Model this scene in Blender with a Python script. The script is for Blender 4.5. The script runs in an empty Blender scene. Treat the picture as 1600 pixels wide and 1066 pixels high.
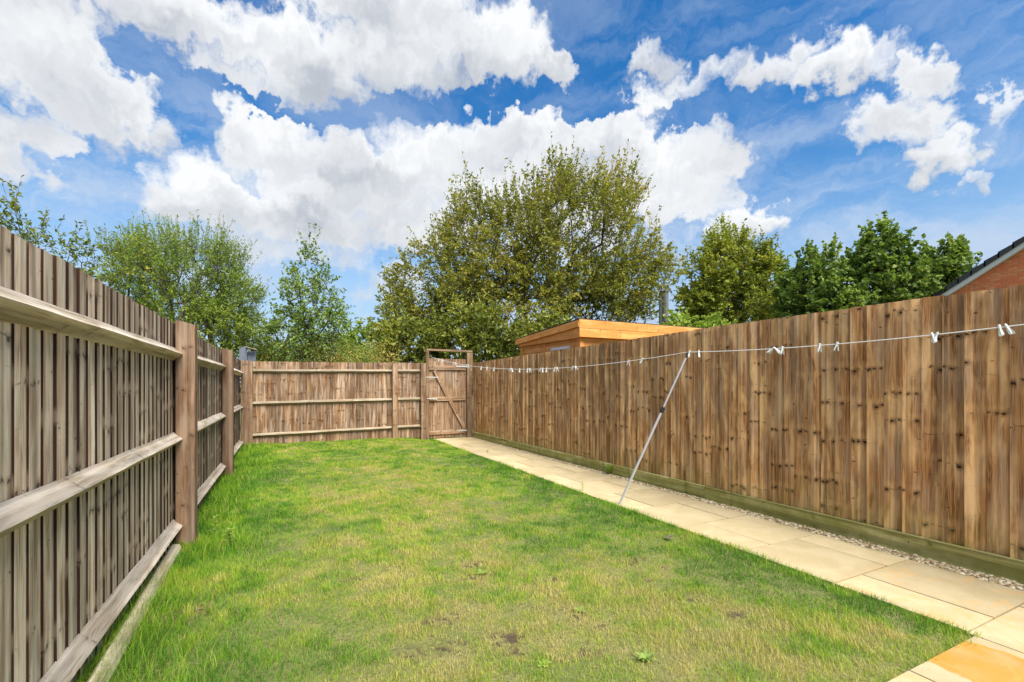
import bpy, math, random
import numpy as np
from mathutils import Vector, Matrix
R = math.radians
random.seed(7)
rng = np.random.default_rng(11)
scene = bpy.context.scene
COL = scene.collection

# ------------------------------------------------------------------ camera, light, exposure
W, H, F = 1600.0, 1066.0, 721.0
HZ = 603.0                       # horizon row in the photograph
YAW = math.atan(355.0 / F)       # camera looks this far right of the garden's long axis (+Y)
EYE = 1.3
cam = bpy.data.cameras.new('camera'); cam_o = bpy.data.objects.new('camera', cam); COL.objects.link(cam_o)
cam_o.location = (0, 0, EYE); cam_o.rotation_euler = (R(90), 0, -YAW)
cam.sensor_width = 36; cam.lens = 36 * F / W; cam.shift_y = (HZ - H / 2) / W
cam.clip_start = 0.05; cam.clip_end = 6000
scene.camera = cam_o
SUN_EL, SUN_AZ = 54.0, 171.0     # azimuth clockwise from +Y
sun = bpy.data.lights.new('sun', 'SUN'); sun.energy = 4.8; sun.angle = R(36); sun.color = (1, .94, .84)
sun_o = bpy.data.objects.new('sun', sun); COL.objects.link(sun_o)
sd = Vector((math.sin(R(SUN_AZ)) * math.cos(R(SUN_EL)), math.cos(R(SUN_AZ)) * math.cos(R(SUN_EL)), math.sin(R(SUN_EL))))
sun_o.rotation_euler = sd.to_track_quat('Z', 'Y').to_euler()
vs = scene.view_settings
vs.view_transform = 'Standard'; vs.look = 'None'; vs.gamma = 1; vs.exposure = 0.62; vs.use_curve_mapping = False
FW = np.array([math.sin(YAW), math.cos(YAW), 0.]); RT = np.array([math.cos(YAW), -math.sin(YAW), 0.])

def P(px, py, d):
    'the point seen at pixel (px,py) at forward distance d'
    v = FW * d + RT * ((px - 800) / F * d); return np.array([v[0], v[1], EYE + (HZ - py) / F * d])

# ------------------------------------------------------------------ node helper
class NT:
    def __init__(s, tree):
        s.t = tree; s.n = tree.nodes; s.l = tree.links
    def inp(s, sock, v):
        if v is None: return
        if isinstance(v, bpy.types.NodeSocket): s.l.new(v, sock)
        else: sock.default_value = v
    def m(s, op, a, b=None, c=None, clamp=False):
        n = s.n.new('ShaderNodeMath'); n.operation = op; n.use_clamp = clamp
        s.inp(n.inputs[0], a); s.inp(n.inputs[1], b); s.inp(n.inputs[2], c); return n.outputs[0]
    def v(s, op, a, b=None, c=None):
        n = s.n.new('ShaderNodeVectorMath'); n.operation = op
        s.inp(n.inputs[0], a); s.inp(n.inputs[1], b)
        if c is not None: s.inp(n.inputs[2], c)
        return n.outputs['Value'] if op in ('LENGTH', 'DOT_PRODUCT', 'DISTANCE') else n.outputs[0]
    def comb(s, x, y, z=0.0):
        n = s.n.new('ShaderNodeCombineXYZ'); s.inp(n.inputs[0], x); s.inp(n.inputs[1], y); s.inp(n.inputs[2], z); return n.outputs[0]
    def sep(s, v):
        n = s.n.new('ShaderNodeSeparateXYZ'); s.inp(n.inputs[0], v); return n.outputs
    def noise(s, vec, scale=1., detail=3., rough=.55, dist=0., dim='3D', col=False):
        n = s.n.new('ShaderNodeTexNoise'); n.noise_dimensions = dim; s.inp(n.inputs['Vector'], vec)
        n.inputs['Scale'].default_value = scale; n.inputs['Detail'].default_value = detail
        n.inputs['Roughness'].default_value = rough; n.inputs['Distortion'].default_value = dist
        return n.outputs['Color' if col else 'Fac']
    def ss(s, v, a, b, lo=0., hi=1., kind='SMOOTHSTEP'):
        n = s.n.new('ShaderNodeMapRange'); n.interpolation_type = kind
        if a > b: a, b, lo, hi = b, a, hi, lo
        s.inp(n.inputs[0], v); n.inputs[1].default_value = a; n.inputs[2].default_value = b
        n.inputs[3].default_value = lo; n.inputs[4].default_value = hi; return n.outputs[0]
    def mix(s, f, a, b, mode='MIX'):
        n = s.n.new('ShaderNodeMix'); n.data_type = 'RGBA'; n.blend_type = mode
        s.inp(n.inputs[0], f)
        for k, q in ((6, a), (7, b)):
            if not isinstance(q, bpy.types.NodeSocket): q = (*q[:3], 1)
            s.inp(n.inputs[k], q)
        return n.outputs[2]
    def attr(s, name):
        n = s.n.new('ShaderNodeAttribute'); n.attribute_name = name; return n.outputs['Fac']
    def node(s, kind, **kw):
        n = s.n.new(kind)
        for k, q in kw.items(): setattr(n, k, q)
        return n

# ------------------------------------------------------------------ world: Nishita sky with cumulus laid out by direction
world = bpy.data.worlds.new('World'); scene.world = world; world.use_nodes = True
t = NT(world.node_tree); t.n.clear()
SKYS = 0.12
sky = t.node('ShaderNodeTexSky', sky_type='NISHITA', sun_disc=False, sun_elevation=R(SUN_EL), sun_rotation=R(SUN_AZ),
             altitude=100, air_density=1.0, dust_density=.6, ozone_density=3.0)
gen = t.node('ShaderNodeTexCoord').outputs['Generated']
gx, gy, gz = t.sep(t.v('NORMALIZE', gen))
az = t.m('ARCTAN2', gx, gy); el = t.m('ARCSINE', gz)
p0 = t.comb(t.m('MULTIPLY', az, 5.73), t.m('MULTIPLY', el, 5.73), 0.)       # units of ten degrees
def AE(px, py):
    q = P(px, py, 1.) - np.array([0, 0, EYE]); q = q / np.linalg.norm(q)
    return math.atan2(q[0], q[1]) * 5.73, math.asin(q[2]) * 5.73
w1 = t.noise(p0, 1.1, 4, .6, dim='2D', col=True); w2 = t.noise(p0, 4.5, 4, .6, dim='2D', col=True)
off = t.v('ADD', t.v('MULTIPLY', t.v('SUBTRACT', w1, (.5, .5, .5)), (.75, .55, 0)), t.v('MULTIPLY', t.v('SUBTRACT', w2, (.5, .5, .5)), (.55, .42, 0)))
p = t.v('ADD', p0, off)
CLOUDS = [  # pixel centre, pixel radii, weight
 (50,60,210,120,1),(110,150,170,95,1),(10,215,150,75,1),(215,185,85,60,.9),(-150,120,200,200,1),
 (250,10,230,75,1),(440,75,190,80,1),(620,95,190,75,1),(770,70,160,80,1),(860,100,75,50,.9),(610,0,220,80,1),(380,125,110,50,.8),(120,-60,300,110,1),
 (430,225,130,65,1),(330,310,130,70,1),(520,270,170,100,1),(690,265,170,100,1),(830,225,150,65,1),(990,215,130,75,1),
 (1090,240,120,65,1),(900,300,230,90,1),(470,340,210,60,.95),(640,345,170,60,.9),(1050,310,110,65,.9),(400,380,160,50,.6),(850,380,200,60,.7),
 (1000,105,65,34,.62),(1100,125,100,40,.66),(1220,110,110,42,.8),(1330,110,110,48,.95),(1440,120,80,50,.95),(1390,200,110,55,.95),(1460,235,80,45,.85),(1520,270,50,28,.8),
 (1553,150,28,38,.7),(1165,345,75,46,1.1),(560,400,80,38,.7),(620,440,90,60,.6),(1050,390,80,50,.6),
 (330,440,160,60,.35),(90,320,160,40,.35),(1250,60,60,20,.25),
]
D = None; S = None
for (cx, cy, rx, ry, wt) in CLOUDS:
    a, e = AE(cx, cy); a2, _ = AE(cx + rx, cy); a1, _ = AE(cx - rx, cy)
    _, e2 = AE(cx, cy - ry); _, e1 = AE(cx, cy + ry)
    ra = (a2 - a1) / 2; re = (e2 - e1) / 2
    q = t.v('MULTIPLY_ADD', p, (1 / ra, 1 / re, 0), (-a / ra, -e / re, 0))
    wgt = t.ss(t.v('LENGTH', q), 1.28, .35, 0, wt)
    s_ = t.m('MULTIPLY', wgt, t.sep(q)[1])
    if D is None: D, S, SW = wgt, s_, wgt
    else: D = t.m('MAXIMUM', D, wgt); S = t.m('ADD', S, s_); SW = t.m('ADD', SW, wgt)
CLEAR = [(215,100,75,34),(300,190,80,34),(430,163,150,13),(640,172,110,14),(800,158,150,22),(935,120,42,70),(960,40,130,40),(1070,180,90,20),(1190,190,80,45),(1230,260,70,60),(1300,330,60,40),(150,270,90,22),(940,180,60,14)]
for (cx, cy, rx, ry) in CLEAR:
    a, e = AE(cx, cy); a2, _ = AE(cx + rx, cy); a1, _ = AE(cx - rx, cy); _, e2 = AE(cx, cy - ry); _, e1 = AE(cx, cy + ry)
    ra = (a2 - a1) / 2; re = (e2 - e1) / 2
    q = t.v('MULTIPLY_ADD', p, (1 / ra, 1 / re, 0), (-a / ra, -e / re, 0))
    D = t.m('SUBTRACT', D, t.ss(t.v('LENGTH', q), 1.3, .3, 0, .8))
# broken cloud of the same kind over the rest of the sky
away = t.ss(t.m('ABSOLUTE', t.m('SUBTRACT', az, YAW)), R(58), R(80))
high = t.ss(el, R(42), R(52))
gmask = t.m('MAXIMUM', away, high)
gcl = t.m('MULTIPLY', t.ss(t.noise(p0, .45, 2, .5, dim='2D'), .42, .62), gmask)
D = t.m('MAXIMUM', D, gcl)
n1 = t.noise(t.v('ADD', p, (3.1, 1.7, 0)), 1.7, 6, .56, .1, '2D')
n1a = t.noise(t.v('ADD', p, (3.1, 1.7, 0)), 1.25, 3, .5, .0, '2D')
n1b = t.noise(t.v('ADD', p, (3.1 + .03, 1.7 + .26, 0)), 1.25, 3, .5, .0, '2D')
nd = t.m('ADD', t.m('MULTIPLY', D, 1.15), t.m('MULTIPLY', t.m('SUBTRACT', n1, .5), 1.25))
alpha = t.ss(nd, .33, 1.04)
alpha = t.m('POWER', alpha, .8)
# thin streaks of high cloud
st = t.noise(t.v('MULTIPLY', t.v('ADD', p0, t.v('MULTIPLY', off, (.5, .5, 0))), (.55, 1.6, 1)), 1.2, 6, .62, .4, '2D')
stm = t.m('MULTIPLY', t.ss(st, .36, .74), .80)
lowm = t.ss(el, R(8), R(36), 1.0, .30)
stm = t.m('MULTIPLY', stm, lowm)
ypos = t.m('DIVIDE', S, t.m('ADD', SW, .05))
sh = t.m('ADD', t.m('ADD', .78, t.m('MULTIPLY', ypos, .55)), t.m('MULTIPLY', t.m('SUBTRACT', n1a, n1b), .95))
sh = t.m('SUBTRACT', sh, t.m('MULTIPLY', t.ss(nd, .8, 1.4), .20))
big = t.noise(p0, .8, 3, .55, dim='2D')
sh = t.m('ADD', sh, t.m('MULTIPLY', t.m('SUBTRACT', big, .5), .7))
sh = t.m('MINIMUM', t.m('MAXIMUM', sh, 0), 1.)
K = .74 / SKYS
cloudc = t.mix(sh, (.37 * K, .41 * K, .48 * K), (.86 * K, .875 * K, .89 * K))
tint = t.mix(t.ss(el, R(0), R(36)), (.95, 1.10, 1.04), (.17, .67, 1.0))
base = t.mix(1.0, sky.outputs[0], tint, 'MULTIPLY')
c1 = t.mix(stm, base, (.60 * K, .68 * K, .80 * K))
hz = t.mix(t.ss(el, R(24), R(2), 0, .80), c1, (.42 * K, .53 * K, .72 * K))
fin = t.mix(alpha, hz, cloudc)
bg = t.node('ShaderNodeBackground'); t.l.new(fin, bg.inputs[0]); bg.inputs[1].default_value = SKYS
wo = t.node('ShaderNodeOutputWorld'); t.l.new(bg.outputs[0], wo.inputs[0])
world.cycles.sampling_method = 'MANUAL'; world.cycles.sample_map_resolution = 512

# ------------------------------------------------------------------ materials
def new_mat(name):
    m = bpy.data.materials.new(name); m.use_nodes = True; t = NT(m.node_tree)
    b = t.n['Principled BSDF']; return m, t, b

def wood(name, c_dark, c_mid, c_light, grey=(.36, .33, .28), grey_amt=.4, knots=1., algae=0., alg_top=.5, stain=0., rough=.85, tone=.35, spec=.2, bump=.35, side=None, grain=1., strips=.25):
    m, t, b = new_mat(name)
    uv = t.node('ShaderNodeUVMap').outputs[0]
    u, v, _ = t.sep(uv)
    tn = t.attr('tone')
    geo = t.node('ShaderNodeNewGeometry')
    # knots: one cell point each, measured in metres
    sc = (8.0, 3.4, 1.)
    vo = t.node('ShaderNodeTexVoronoi', voronoi_dimensions='2D'); vo.inputs['Scale'].default_value = 1.
    cs = t.v('MULTIPLY', uv, sc); t.l.new(cs, vo.inputs['Vector'])
    dv = t.v('DIVIDE', t.v('SUBTRACT', cs, vo.outputs['Position']), sc)
    wob = t.v('MULTIPLY', t.v('SUBTRACT', t.noise(uv, 45, 2, col=True), (.5, .5, .5)), (.010, .008, 0))
    dk = t.v('LENGTH', t.v('MULTIPLY', t.v('ADD', dv, wob), (.62, 1.1, 0)))
    rnd = t.sep(vo.outputs['Color'])
    on = t.m('GREATER_THAN', rnd[0], .62)
    rad = t.m('MULTIPLY_ADD', rnd[1], .0035, .0016)
    core = t.m('MULTIPLY', t.m('SUBTRACT', 1., t.ss(t.m('DIVIDE', dk, rad), .6, 1.25)), on)
    halo = t.m('MULTIPLY', t.m('SUBTRACT', 1., t.ss(t.m('DIVIDE', dk, rad), .8, 3.2)), on)
    ring = t.m('MULTIPLY', t.m('POWER', 2.718, t.m('MULTIPLY', t.m('DIVIDE', dk, .022), -1.)), on)
    # whorl rows: knots and side checks at one height right across a sawn pair of boards
    RV, CU = 2.9, 24.
    rv = t.m('ADD', t.m('MULTIPLY', v, RV), t.m('MULTIPLY', t.m('SUBTRACT', t.noise(t.v('MULTIPLY', uv, (14., 3., 1.)), 1., 2, .5, dim='2D'), .5), .16)); ri = t.m('FLOOR', rv)
    def wn(a_, b2_):
        n = t.node('ShaderNodeTexWhiteNoise', noise_dimensions='2D'); t.l.new(t.comb(a_, b2_, 0.), n.inputs['Vector']); return t.sep(n.outputs['Color'])
    rw = wn(ri, 3.5)
    dr = t.m('DIVIDE', t.m('SUBTRACT', t.m('FRACT', rv), t.m('MULTIPLY_ADD', rw[0], .7, .15)), RV)
    cu_ = t.m('MULTIPLY', u, CU); ci = t.m('FLOOR', cu_); cw = wn(ci, t.m('MULTIPLY', ri, 1.37))
    du = t.m('DIVIDE', t.m('SUBTRACT', t.m('FRACT', cu_), t.m('MULTIPLY_ADD', cw[0], .5, .25)), CU)
    drk = t.m('ADD', dr, t.m('MULTIPLY', t.m('SUBTRACT', cw[2], .5), .034))
    dk2 = t.v('LENGTH', t.comb(t.m('MULTIPLY', du, .75), drk, 0.))
    on2 = t.m('MULTIPLY', t.m('GREATER_THAN', cw[1], .52), t.m('GREATER_THAN', rw[1], .25))
    rad2 = t.m('MULTIPLY_ADD', cw[2], .0075, .0036)
    q2 = t.m('DIVIDE', t.m('ADD', dk2, t.m('MULTIPLY', t.m('SUBTRACT', t.noise(uv, 90, 2, dim='2D'), .5), .005)), rad2)
    core = t.m('MAXIMUM', core, t.m('MULTIPLY', t.ss(q2, 1.25, .55), on2))
    halo = t.m('MAXIMUM', t.m('MULTIPLY', halo, .6), t.m('MULTIPLY', t.ss(q2, 4.2, .8), on2))
    ring = t.m('MAXIMUM', ring, t.m('MULTIPLY', t.m('POWER', 2.718, t.m('MULTIPLY', t.m('DIVIDE', dk2, .022), -1.)), on2))
    lnm = t.noise(t.v('MULTIPLY', uv, (30., 9., 1.)), 1., 2, .5, dim='2D')
    crease = t.m('MULTIPLY', t.m('MULTIPLY', t.ss(t.m('ABSOLUTE', dr), .006, .001), t.ss(lnm, .50, .62)), t.m('GREATER_THAN', rw[1], .25))
    pale = t.m('MULTIPLY', t.ss(t.m('ABSOLUTE', t.m('SUBTRACT', dr, .03)), .05, .01), t.m('GREATER_THAN', rw[1], .25))
    # grain flows round the knots
    gu = t.m('ADD', u, t.m('MULTIPLY', ring, .010))
    gv = t.comb(t.m('MULTIPLY', gu, 210.), t.m('MULTIPLY', v, 3.0), 0.)
    fine = t.noise(gv, 1., 3, .6, .25, '2D')
    cu = t.comb(t.m('MULTIPLY', gu, 46.), t.m('MULTIPLY', v, 1.1), 0.)
    band = t.noise(cu, 1., 3, .55, .5, '2D')
    cath = t.noise(t.comb(t.m('MULTIPLY', gu, 17.), t.m('MULTIPLY', v, .75), 0.), 1., 1, .4, .3, '2D')
    rings = t.m('SINE', t.m('MULTIPLY', cath, 95.))
    blot = t.noise(t.comb(t.m('MULTIPLY', u, 9.), t.m('MULTIPLY', v, 2.2), 0.), 1., 3, .55, .2, '2D')
    g = t.m('ADD', t.m('MULTIPLY', fine, .45 * grain), t.m('ADD', t.m('MULTIPLY', band, .55), t.m('MULTIPLY', rings, .045 * grain)))
    c = t.mix(t.ss(g, .36 * (1 if grain >= 1 else .8), .62), c_dark, c_mid)
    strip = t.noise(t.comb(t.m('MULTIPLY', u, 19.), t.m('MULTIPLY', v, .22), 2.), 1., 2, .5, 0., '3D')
    c = t.mix(t.ss(blot, .42, .72), c, c_light)
    gm = t.ss(t.noise(t.comb(t.m('MULTIPLY', u, 16.), t.m('MULTIPLY', v, 1.6), 4.), 1., 4, .6, .3, '3D'), .40, .68)
    gm = t.m('MULTIPLY', gm, grey_amt)
    gcol = t.mix(fine, tuple(x * .62 for x in grey), tuple(min(1, x * 1.3) for x in grey))
    c = t.mix(gm, c, gcol)
    if side is not None:          # red-brown of each board's thick edge, darkened to paint in its shade
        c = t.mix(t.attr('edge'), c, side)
    if stain:
        sn = t.noise(t.comb(t.m('MULTIPLY', u, 22.), t.m('MULTIPLY', v, 1.5), 9.), 1., 3, .55, .2, '3D')
        c = t.mix(t.m('MULTIPLY', t.ss(sn, .55, .60), stain), c, tuple(min(1, x * 1.35 + .03) for x in grey))
        c = t.mix(t.m('MULTIPLY', t.ss(sn, .42, .36), stain), c, tuple(x * .55 for x in c_dark))
    c = t.mix(t.m('MULTIPLY', pale, .22 * knots), c, c_light)
    c = t.mix(t.m('MULTIPLY', crease, .75 * knots), c, tuple(x * .35 for x in c_dark))
    c = t.mix(t.m('MULTIPLY', halo, .55 * knots), c, tuple(x * .55 for x in c_dark))
    c = t.mix(t.m('MULTIPLY', core, .93 * knots), c, (.022, .015, .010))
    # fine sideways checks near the knot whorls
    chk = t.noise(t.comb(t.m('MULTIPLY', u, 10.), t.m('MULTIPLY', v, 120.), 0.), 1., 2, .5, .6, '2D')
    chm = t.m('MULTIPLY', t.ss(chk, .68, .75), t.ss(t.noise(uv, 7., 2, dim='2D'), .52, .66))
    c = t.mix(t.m('MULTIPLY', chm, .5 * knots), c, tuple(x * .5 for x in c_dark))
    if algae:
        z = t.sep(geo.outputs['Position'])[2]
        an = t.noise(geo.outputs['Position'], 6., 4, .6)
        am = t.m('MULTIPLY', t.ss(t.m('ADD', z, t.m('MULTIPLY', t.m('SUBTRACT', an, .5), alg_top * 1.6)), alg_top, 0.0), algae)
        c = t.mix(am, c, t.mix(an, (.13, .15, .02), (.50, .48, .13)))
    c = t.mix(1., c, t.comb(*[t.ss(strip, .42, .58, 1 - strips, 1 + strips * .45)] * 3), 'MULTIPLY')  # heartwood streaks, sharpened so their tone also stands in for board ridge shading
    c = t.mix(1., c, t.comb(*[t.m('MULTIPLY_ADD', tn, tone * 2, 1 - tone)] * 3), 'MULTIPLY')
    t.l.new(c, b.inputs['Base Color']); b.inputs['Roughness'].default_value = rough
    b.inputs['Specular IOR Level'].default_value = spec
    bp = t.node('ShaderNodeBump'); bp.inputs['Strength'].default_value = bump; bp.inputs['Distance'].default_value = .004
    hh = t.m('SUBTRACT', t.m('ADD', t.m('MULTIPLY', fine, .8), t.m('MULTIPLY', rings, .12)), t.m('MULTIPLY', core, 1.2))
    t.l.new(hh, bp.inputs['Height']); t.l.new(bp.outputs[0], b.inputs['Normal'])
    return m

M = {}
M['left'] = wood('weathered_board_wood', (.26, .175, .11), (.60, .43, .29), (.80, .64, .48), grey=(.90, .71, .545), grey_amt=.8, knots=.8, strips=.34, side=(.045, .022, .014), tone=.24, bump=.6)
M['leftrail'] = wood('weathered_rail_wood', (.30, .24, .16), (.54, .44, .33), (.66, .56, .45), grey=(.64, .57, .49), grey_amt=.75, knots=.3, tone=.12, bump=.9)
M['leftpost'] = wood('brown_post_wood', (.14, .072, .038), (.225, .13, .075), (.30, .195, .125), grey=(.33, .26, .20), grey_amt=.5, knots=.6, tone=.15)
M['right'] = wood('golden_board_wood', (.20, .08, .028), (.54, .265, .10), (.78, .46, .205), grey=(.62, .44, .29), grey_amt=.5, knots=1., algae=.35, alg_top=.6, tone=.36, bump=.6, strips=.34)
M['gravel'] = wood('mossy_board_wood', (.20, .16, .05), (.40, .34, .12), (.60, .52, .26), grey=(.55, .49, .27), grey_amt=.4, knots=1., algae=.75, alg_top=.34, tone=.2)
M['back'] = wood('stained_board_wood', (.125, .06, .028), (.24, .13, .062), (.34, .20, .105), grey=(.40, .325, .25), grey_amt=.5, knots=.9, stain=.42, tone=.3)
M['backrail'] = wood('pale_rail_wood', (.24, .175, .10), (.38, .295, .19), (.47, .385, .27), grey_amt=.5, knots=.4, tone=.1)
M['gate'] = wood('gate_wood', (.16, .085, .042), (.28, .16, .082), (.36, .225, .125), grey=(.36, .29, .22), grey_amt=.4, knots=.8, stain=.35, tone=.2)
M['shed'] = wood('orange_shed_wood', (.70, .27, .065), (.78, .33, .085), (.84, .41, .13), grey_amt=0., strips=.05, knots=.6, tone=.06, rough=.6, bump=.15, grain=.7)
M['edging'] = wood('silvered_timber', (.33, .26, .16), (.52, .43, .30), (.62, .53, .39), grey=(.56, .50, .39), grey_amt=.6, knots=.5, algae=.25, alg_top=.12, tone=.1)

def plain(name, col, rough=.5, metal=0., spec=.5, var=.0, scale=20.):
    m, t, b = new_mat(name)
    if var:
        tc = t.node('ShaderNodeTexCoord').outputs['Object']
        n = t.noise(tc, scale, 4, .6)
        c = t.mix(n, tuple(x * (1 - var) for x in col), tuple(min(1, x * (1 + var)) for x in col)); t.l.new(c, b.inputs['Base Color'])
    else: b.inputs['Base Color'].default_value = (*col, 1)
    b.inputs['Roughness'].default_value = rough; b.inputs['Metallic'].default_value = metal
    b.inputs['Specular IOR Level'].default_value = spec
    return m
M['cord'] = plain('white_cord', (.80, .80, .80), .6, var=.08, scale=200)
M['peg'] = plain('white_plastic', (.80, .82, .80), .35, var=.06, scale=60)
M['spring'] = plain('grey_wire', (.5, .5, .5), .35, .8)
M['alu'] = plain('grey_tube', (.56, .55, .57), .42, .35, var=.12, scale=30)
M['black'] = plain('black_plastic', (.02, .02, .022), .4)
M['zinc'] = plain('zinc_plated_steel', (.66, .66, .64), .45, .5, var=.15, scale=40)
M['lead'] = plain('blue_grey_metal', (.16, .18, .22), .6, .3, var=.4, scale=14)
M['felt'] = plain('roof_felt', (.06, .06, .06), .95, var=.3)
M['upvc'] = plain('white_barge_paint', (.74, .74, .72), .4, var=.04)
M['concrete'] = plain('grey_pole_wood', (.17, .17, .16), .9, var=.35, scale=5)
M['glass'] = plain('window_glass', (.03, .04, .05), .08)
M['pebble'] = None

def leafmat(name, a, b_, c, trans=.35):
    m, t, b = new_mat(name)
    tn = t.attr('tone')
    col = t.mix(t.ss(tn, .15, .6, kind='LINEAR'), a, b_); col = t.mix(t.ss(tn, .62, 1., kind='LINEAR'), col, c)
    b.inputs['Roughness'].default_value = .55; b.inputs['Specular IOR Level'].default_value = .3
    t.l.new(col, b.inputs['Base Color'])
    tr = t.node('ShaderNodeBsdfTranslucent'); t.l.new(t.mix(1., col, (1.25, 1.25, .6), 'MULTIPLY'), tr.inputs[0])
    mx = t.node('ShaderNodeMixShader'); mx.inputs[0].default_value = trans
    t.l.new(b.outputs[0], mx.inputs[1]); t.l.new(tr.outputs[0], mx.inputs[2])
    t.l.new(mx.outputs[0], t.n['Material Output'].inputs[0]); return m
M['bark'] = plain('grey_brown_bark', (.075, .06, .045), .95, var=.4, scale=9)
M['birchbark'] = plain('red_brown_stem', (.08, .055, .042), .9, var=.3, scale=9)

# ------------------------------------------------------------------ mesh helpers
class MB:
    'collects polygons with a metric uv, a tone and an edge flag each'
    def __init__(s): s.V = []; s.Fc = []; s.UV = []; s.T = []; s.E = []
    def poly(s, pts, uvs, tone=.5, edge=0.):
        i = len(s.V); s.V += [tuple(p_) for p_ in pts]; s.Fc.append(tuple(range(i, i + len(pts)))); s.UV += list(uvs); s.T.append(tone); s.E.append(edge)
    def prism(s, prof, p0, p1, up=(0, 0, 1), tone=None, segs=1, warp=0., uo=None, vo=None, capedge=0.):
        'extrude a closed 2-D profile (right, up), counter-clockwise seen against the run, from p0 to p1'
        p0 = Vector(p0); p1 = Vector(p1); ax = (p1 - p0); L = ax.length; ax.normalize()
        up = Vector(up); rt = ax.cross(up).normalized(); up = rt.cross(ax).normalized()
        tone = random.random() if tone is None else tone
        uo = random.random() * 40 if uo is None else uo; vo = random.random() * 40 if vo is None else vo
        per = [0.]
        n = len(prof)
        for k in range(n):
            a = prof[k]; b = prof[(k + 1) % n]; per.append(per[-1] + math.hypot(a[0] - b[0], a[1] - b[1]))
        rows = []
        for j in range(segs + 1):
            f = j / segs; w = Vector((0, 0, 0))
            if warp and 0 < j < segs: w = rt * random.uniform(-warp, warp) + up * random.uniform(-warp, warp)
            c = p0 + ax * (L * f) + w
            rows.append([c + rt * a + up * b for a, b in prof])
        for j in range(segs):
            for k in range(n):
                k2 = (k + 1) % n; v0 = vo + L * j / segs; v1 = vo + L * (j + 1) / segs
                s.poly([rows[j][k], rows[j][k2], rows[j + 1][k2], rows[j + 1][k]],
                       [(uo + per[k], v0), (uo + per[k + 1], v0), (uo + per[k + 1], v1), (uo + per[k], v1)], tone)
        s.poly(rows[0][::-1], [(uo + a, vo + b) for a, b in prof][::-1], tone * .8, capedge)
        s.poly(rows[-1], [(uo + a, vo + b) for a, b in prof], tone * .8, capedge)
    def box(s, p0, p1, w, h, up=(0, 0, 1), bev=.004, **k):
        a, b = w / 2, h / 2; e = min(bev, a * .5, b * .5)
        s.prism([(-a + e, -b), (a - e, -b), (a, -b + e), (a, b - e), (a - e, b), (-a + e, b), (-a, b - e), (-a, -b + e)], p0, p1, up, **k)
    def tube(s, pts, r, n=6, tone=.5):
        pts = [Vector(q) for q in pts]; rows = []
        for i, q in enumerate(pts):
            d = (pts[min(i + 1, len(pts) - 1)] - pts[max(i - 1, 0)]).normalized()
            a = d.orthogonal().normalized() if i == 0 else (pa - d * pa.dot(d)).normalized(); pa = a
            b = d.cross(a); rr = r[i] if isinstance(r, (list, tuple)) else r
            rows.append([q + (a * math.cos(k * 2 * math.pi / n) + b * math.sin(k * 2 * math.pi / n)) * rr for k in range(n)])
        for i in range(len(pts) - 1):
            for k in range(n):
                k2 = (k + 1) % n; s.poly([rows[i][k], rows[i][k2], rows[i + 1][k2], rows[i + 1][k]], [(0, 0)] * 4, tone)
        s.poly(rows[0][::-1], [(0, 0)] * n, tone); s.poly(rows[-1], [(0, 0)] * n, tone)
    def build(s, name, mat, parent=None, smooth=False, origin=None):
        me = bpy.data.meshes.new(name)
        V = s.V
        if origin is not None:
            ox, oy, oz = origin; V = [(a - ox, b - oy, c - oz) for a, b, c in V]
        me.from_pydata(V, [], s.Fc)
        ul = me.uv_layers.new(name='UVMap'); ul.data.foreach_set('uv', np.array(s.UV, dtype=np.float32).ravel())
        a = me.attributes.new('tone', 'FLOAT', 'FACE'); a.data.foreach_set('value', np.array(s.T, dtype=np.float32))
        a = me.attributes.new('edge', 'FLOAT', 'FACE'); a.data.foreach_set('value', np.array(s.E, dtype=np.float32))
        if smooth:
            import bmesh
            bm = bmesh.new(); bm.from_mesh(me); bmesh.ops.remove_doubles(bm, verts=bm.verts, dist=1e-5)
            for f in bm.faces: f.smooth = True
            bm.to_mesh(me); bm.free()
        me.materials.append(mat); me.update()
        o = bpy.data.objects.new(name, me); COL.objects.link(o)
        if origin is not None: o.location = origin
        if parent is not None:
            o.parent = parent
            if origin is None: o.location = tuple(-x for x in parent.location)
        return o

def tag(o, label=None, cat=None, group=None, kind=None):
    if label: o['label'] = label
    if cat: o['category'] = cat
    if group: o['group'] = group
    if kind: o['kind'] = kind
    return o
def empty(name, loc, label, cat, group=None):
    o = bpy.data.objects.new(name, None); COL.objects.link(o); o.location = loc; o.empty_display_size = .2
    return tag(o, label, cat, group)

def raw_mesh(name, V, Fq, mat, tone=None, nper=4, parent=None):
    'fast numpy mesh, all faces with nper corners'
    me = bpy.data.meshes.new(name); nv, nf = len(V), len(Fq)
    me.vertices.add(nv); me.vertices.foreach_set('co', np.ascontiguousarray(V, dtype=np.float32).ravel())
    me.loops.add(nf * nper); me.loops.foreach_set('vertex_index', np.ascontiguousarray(Fq, dtype=np.int32).ravel())
    me.polygons.add(nf); me.polygons.foreach_set('loop_start', np.arange(nf, dtype=np.int32) * nper)
    me.update(calc_edges=True)
    if tone is not None:
        a = me.attributes.new('tone', 'FLOAT', 'FACE'); a.data.foreach_set('value', np.ascontiguousarray(tone, dtype=np.float32))
    me.materials.append(mat)
    o = bpy.data.objects.new(name, me); COL.objects.link(o)
    if parent is not None:
        o.parent = parent; o.location = tuple(-x for x in parent.location)
    return o

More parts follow.
